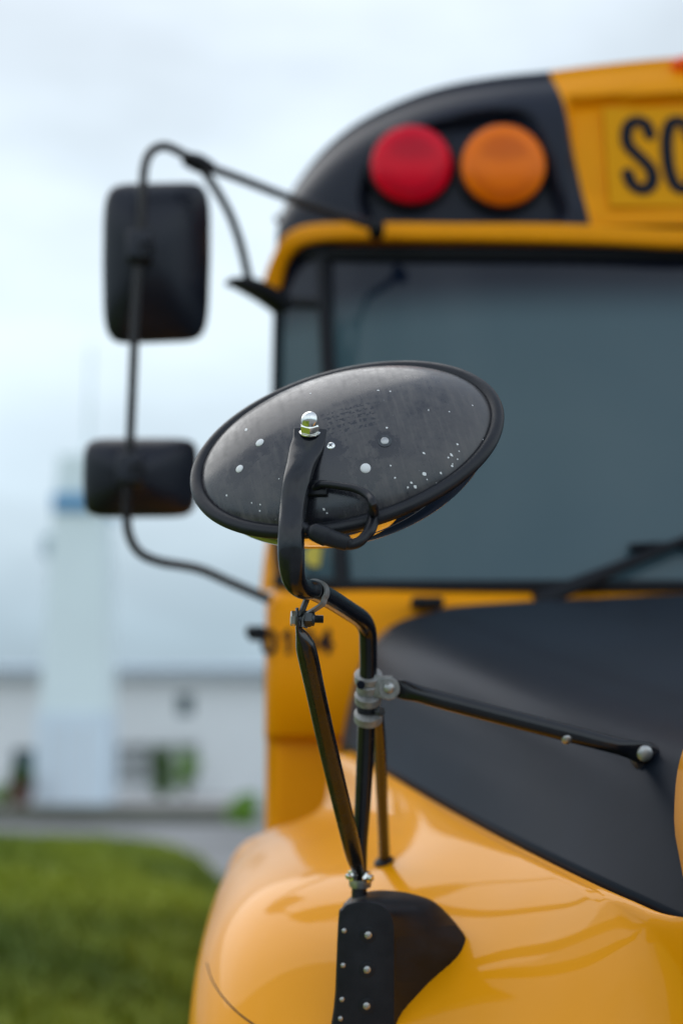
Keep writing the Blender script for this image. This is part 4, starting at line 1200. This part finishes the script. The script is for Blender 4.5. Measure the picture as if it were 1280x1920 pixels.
# strut down to the fender bracket
S = [(557, 1140, 1.540, .0018, .0080), (557, 1160, 1.540, .0020, .0098), (559, 1180, 1.543, .0030, .0098), (568, 1200, 1.550, .0085, .0105), (575, 1222, 1.560, .0112, .0110), (590, 1290, 1.592, .0110, .0110), (612, 1390, 1.640, .0110, .0110), (636, 1490, 1.688, .0110, .0110), (655, 1570, 1.725, .0108, .0110), (664, 1608, 1.742, .0100, .0090), (671, 1632, 1.752, .0075, .0045), (676, 1652, 1.760, .0065, .0030)]
mb = MB(); sweep(mb, [(C(a, b, d), w_, h_) for a, b, d, w_, h_ in S], wide=RT, n=7, seg=24, expo=2.2)
mb.build('mirror_strut', M['strut'], bus)
# lower clamp with two bolts
mb = MB()
lathe(mb, C(675, 1662, 1.770), UPV, [(.0135, -.0), (.0142, .003), (.0142, .012), (.0135, .015)], 28)
lc = mb.build('lower_clamp', M['steel'], bus)
for a, b, ax_, s_ in ((664, 1641, -RT, 1), (684, 1644, RT, 1)):
    mb = MB(); hexnut(mb, C(a, b, 1.755), (ax_ * .8 - FW * .6).normalized(), .0075, .006, rot=R(10)); lathe(mb, C(a, b, 1.755), (ax_ * .8 - FW * .6).normalized(), [(.0038, .004), (.0038, .011), (.003, .0116)], 12)
    mb.build('bolt', M['chrome'], lc)
# cast clamp on the upright with side ear
cl = MB()
for y0, y1, r_ in ((1263, 1279, .0172), (1281, 1299, .0146), (1301, 1316, .0168), (1336, 1351, .0175)):
    a, b = C(690, y1, 1.752), C(690, y0, 1.746)
    lathe(cl, a, (b - a).normalized(), [(r_ * .9, 0), (r_, .0012), (r_, (b - a).length - .0012), (r_ * .9, (b - a).length)], 28)
castc = cl.build('tube_clamp', M['greyplate'], bus)
mb = MB(); a = C(690, 1336, 1.752); b = C(690, 1316, 1.752); lathe(mb, a, (b - a).normalized(), [(.0145, 0), (.0135, (b - a).length)], 24); mb.build('gap_sleeve', M['gasket'], castc)
mb = MB(); sweep(mb, [(C(696, 1284, 1.742), .0140, .004), (C(715, 1288, 1.738), .0140, .004), (C(733, 1290, 1.738), .0150, .004)], wide=UPV, n=3, seg=16, expo=4)
lathe(mb, C(729, 1291, 1.738), -FW, [(.0132, -.004), (.0132, .004), (.0125, .005)], 28)
mb.build('clamp_ear', M['greyplate'], castc)
mb = MB(); lathe(mb, C(729, 1290, 1.732), -FW, domeprof(.0068, .004), 20); mb.build('bolt', M['steel'], castc)
mb = MB(); hexnut(mb, C(708, 1334, 1.735), (RT * .6 - FW * .8).normalized(), .006, .008); mb.build('hex_nut', M['darksteel'], castc, smooth=False)
mb = MB(); lathe(mb, C(676, 1284, 1.733), -FW, [(.0052, -.004), (.0052, .0010), (.004, .002)], 16); mb.build('bolt', M['ink'], castc)
# rear brace down to fender
pf, nf = hit(bf, 720, 1618); dF = (pf - CAM).dot(FW)
mb = MB(); sweep(mb, [(C(708, 1338, 1.765), .0072, .0072), (C(712, 1400, lerp(1.765, dF, .25)), .0078, .0078), (C(716, 1500, lerp(1.765, dF, .6)), .0078, .0078), (C(720, 1600, dF - .012), .0082, .0082), (C(720, 1617, dF + .004), .0100, .0100)], n=4, seg=16)
br = mb.build('rear_brace', M['strut'], bus)
mb = MB(); lathe(mb, pf, nf, [(.014, -.003), (.0145, .004), (.010, .008)], 20); mb.build('foot', M['rubber'], br)
# side rod to the hood
ph_, nh = hit(bh, 1210, 1412); dH = (ph_ - CAM).dot(FW)
print('DEPTHS hood', dH, 'fender', dF, 'dome', dN)
dE = dH - .022
def dr(t): return lerp(1.742, dE, t)
mb = MB(); sweep(mb, [(C(744, 1290, 1.745), .0110, .0035), (C(758, 1294, dr(.03)), .0120, .0050), (C(785, 1301, dr(.09)), .0105, .0095), (C(820, 1311, dr(.17)), .0108, .0108), (C(930, 1340, dr(.4)), .0108, .0108), (C(1062, 1374, dr(.68)), .0108, .0108), (C(1150, 1397, dr(.87)), .0105, .0105), (C(1178, 1404, dr(.93)), .0115, .0065), (C(1200, 1410, dr(.98)), .0135, .0035), (C(1218, 1414, dE), .0120, .0035)], wide=UPV, n=6, seg=20)
rod = mb.build('hood_brace', M['tube'], bus)
mb = MB(); lathe(mb, C(1208, 1413, dE - .003), -FW, domeprof(.0100, .0045), 24); mb.build('bolt', M['steel'], rod)
mb = MB(); lathe(mb, C(1208, 1418, dH + .008), -FW, [(.019, 0), (.019, .018), (.016, .026)], 24); mb.build('mount_pad', M['rubber'], rod)
mb = MB(); lathe(mb, C(1062, 1387, dr(.68) - .008), (-FW - UPV * .5).normalized(), domeprof(.0065, .003), 16); mb.build('rivet', M['steel'], rod)

# black fender bracket with its flared fairing
D0 = 1.700
front = [(634, 1722, 0), (640, 1703, 0), (654, 1692, 0), (690, 1688, 0), (722, 1698, 0), (740, 1726, 0), (742, 1780, .002), (742, 1840, .003), (742, 1920, .004), (742, 2010, .004), (622, 2010, 0), (628, 1860, 0)]
backo = [(641, 1718, .06), (650, 1694, .06), (668, 1682, .065), (712, 1674, .075), (775, 1681, .075), (828, 1706, .065), (884, 1786, .045), (838, 1845, .045), (778, 1925, .05), (745, 2010, .06), (630, 2010, .06), (636, 1860, .06)]
mid = [((a[0] * .5 + b[0] * .5), (a[1] * .45 + b[1] * .55), (a[2] + b[2]) * .42) for a, b in zip(front, backo)]
def ringp(L, s=0, dd=0):
    n = len(L); o = []
    for i in range(n):
        a, b, c, d = L[i - 1], L[i], L[(i + 1) % n], L[(i + 2) % n]
        for k in range(5):
            t = k / 5
            o.append(tuple(0.5 * ((2 * q) + (-p + r) * t + (2 * p - 5 * q + 4 * r - w_) * t * t + (-p + 3 * q - 3 * r + w_) * t ** 3) for p, q, r, w_ in zip(a, b, c, d)))
    return [C(a, b, D0 + c + dd) for a, b, c in o]
inn = [(a + (686 - a) * .06, b + (1850 - b) * .02, c - .004) for a, b, c in front]
rows = [ringp(inn), ringp(front), ringp(mid), ringp(backo), [p + FW * .012 for p in ringp(backo)]]
v, f = loft(rows, True); n_ = len(front) * 5; f.append(tuple(range(n_))); f.append(tuple(4 * n_ + k for k in range(n_)))
bm = bmesh.new()
bv = [bm.verts.new(p) for p in v]
for q in f: bm.faces.new([bv[i] for i in q])
bmesh.ops.recalc_face_normals(bm, faces=bm.faces)
cre = bm.edges.layers.float.new('crease_edge')
me = bpy.data.meshes.new('fender_bracket')
bmesh.ops.bevel(bm, geom=[e for e in bm.edges if e.is_manifold and e.calc_face_angle(0) > R(33)], offset=.0035, segments=3, profile=.5, affect='EDGES', clamp_overlap=True)
bm.to_mesh(me); bm.free()
brk = link('fender_bracket', me, M['rubber'], bus, angle=40)
bk = bvh_of(brk)
for px, py, r in ((690, 1753, .0050), (688, 1818, .0050), (687, 1886, .0050)):
    p, n = hit(bk, px, py)
    if p is None: continue
    mb = MB(); lathe(mb, p, n, domeprof(r, r * .5), 16); mb.build('rivet', M['steel'], brk)
    mb = MB(); lathe(mb, p, n, [(r * 1.9, -.001), (r * 1.9, .0008), (r * 1.6, .0012)], 20); mb.build('washer', M['rubber'], brk)
for px, py in ((645, 1745), (643, 1810), (641, 1874), (638, 1910)):
    p, n = hit(bk, px, py)
    if p is None: continue
    mb = MB(); lathe(mb, p, n, domeprof(.0032, .0018), 12); mb.build('screw', M['steel'], brk)

# flank of the bus: windows, rub rails and the front wheel (seen from a step to the side)
M['flank'] = mat('side_window_glass', (0.02, 0.03, 0.035), 0.08)
sx_ = full[0].x
for k in range(8):
    y0 = 3.75 + k * 0.93
    w_ = MB().box((sx_ - 0.012, y0, 1.78), (sx_ + 0.02, y0 + 0.78, 2.42), 0.01).build('side_window', M['gasket'], bus, smooth=False)
    MB().box((sx_ - 0.016, y0 + 0.04, 1.82), (sx_ - 0.0125, y0 + 0.74, 2.38)).build('pane', M['flank'], w_, smooth=False)
for z in (0.80, 1.25, 1.66):
    MB().box((sx_ - 0.022, 3.2, z), (sx_ + 0.01, 11.45, z + 0.07), 0.008).build('rub_rail', M['gasket'], bus, smooth=False)
for x_ in (0.12, 2 * CX - 0.12):
    mb = MB(); lathe(mb, Vector((x_, 2.15, 0.5)), Vector((-1, 0, 0)), [(.30, -.13), (.46, -.13), (.5, -.09), (.5, .09), (.46, .13), (.30, .13)], 40)
    wh = mb.build('wheel', M['rubber'], bus)
    mb = MB(); lathe(mb, Vector((x_, 2.15, 0.5)), Vector((-1 if x_ < CX else 1, 0, 0)), [(.29, .0), (.30, .132), (.27, .134), (.22, .06), (.10, .06), (.09, .12), (.03, .125)], 32)
    mb.build('rim', M['steel'], wh)
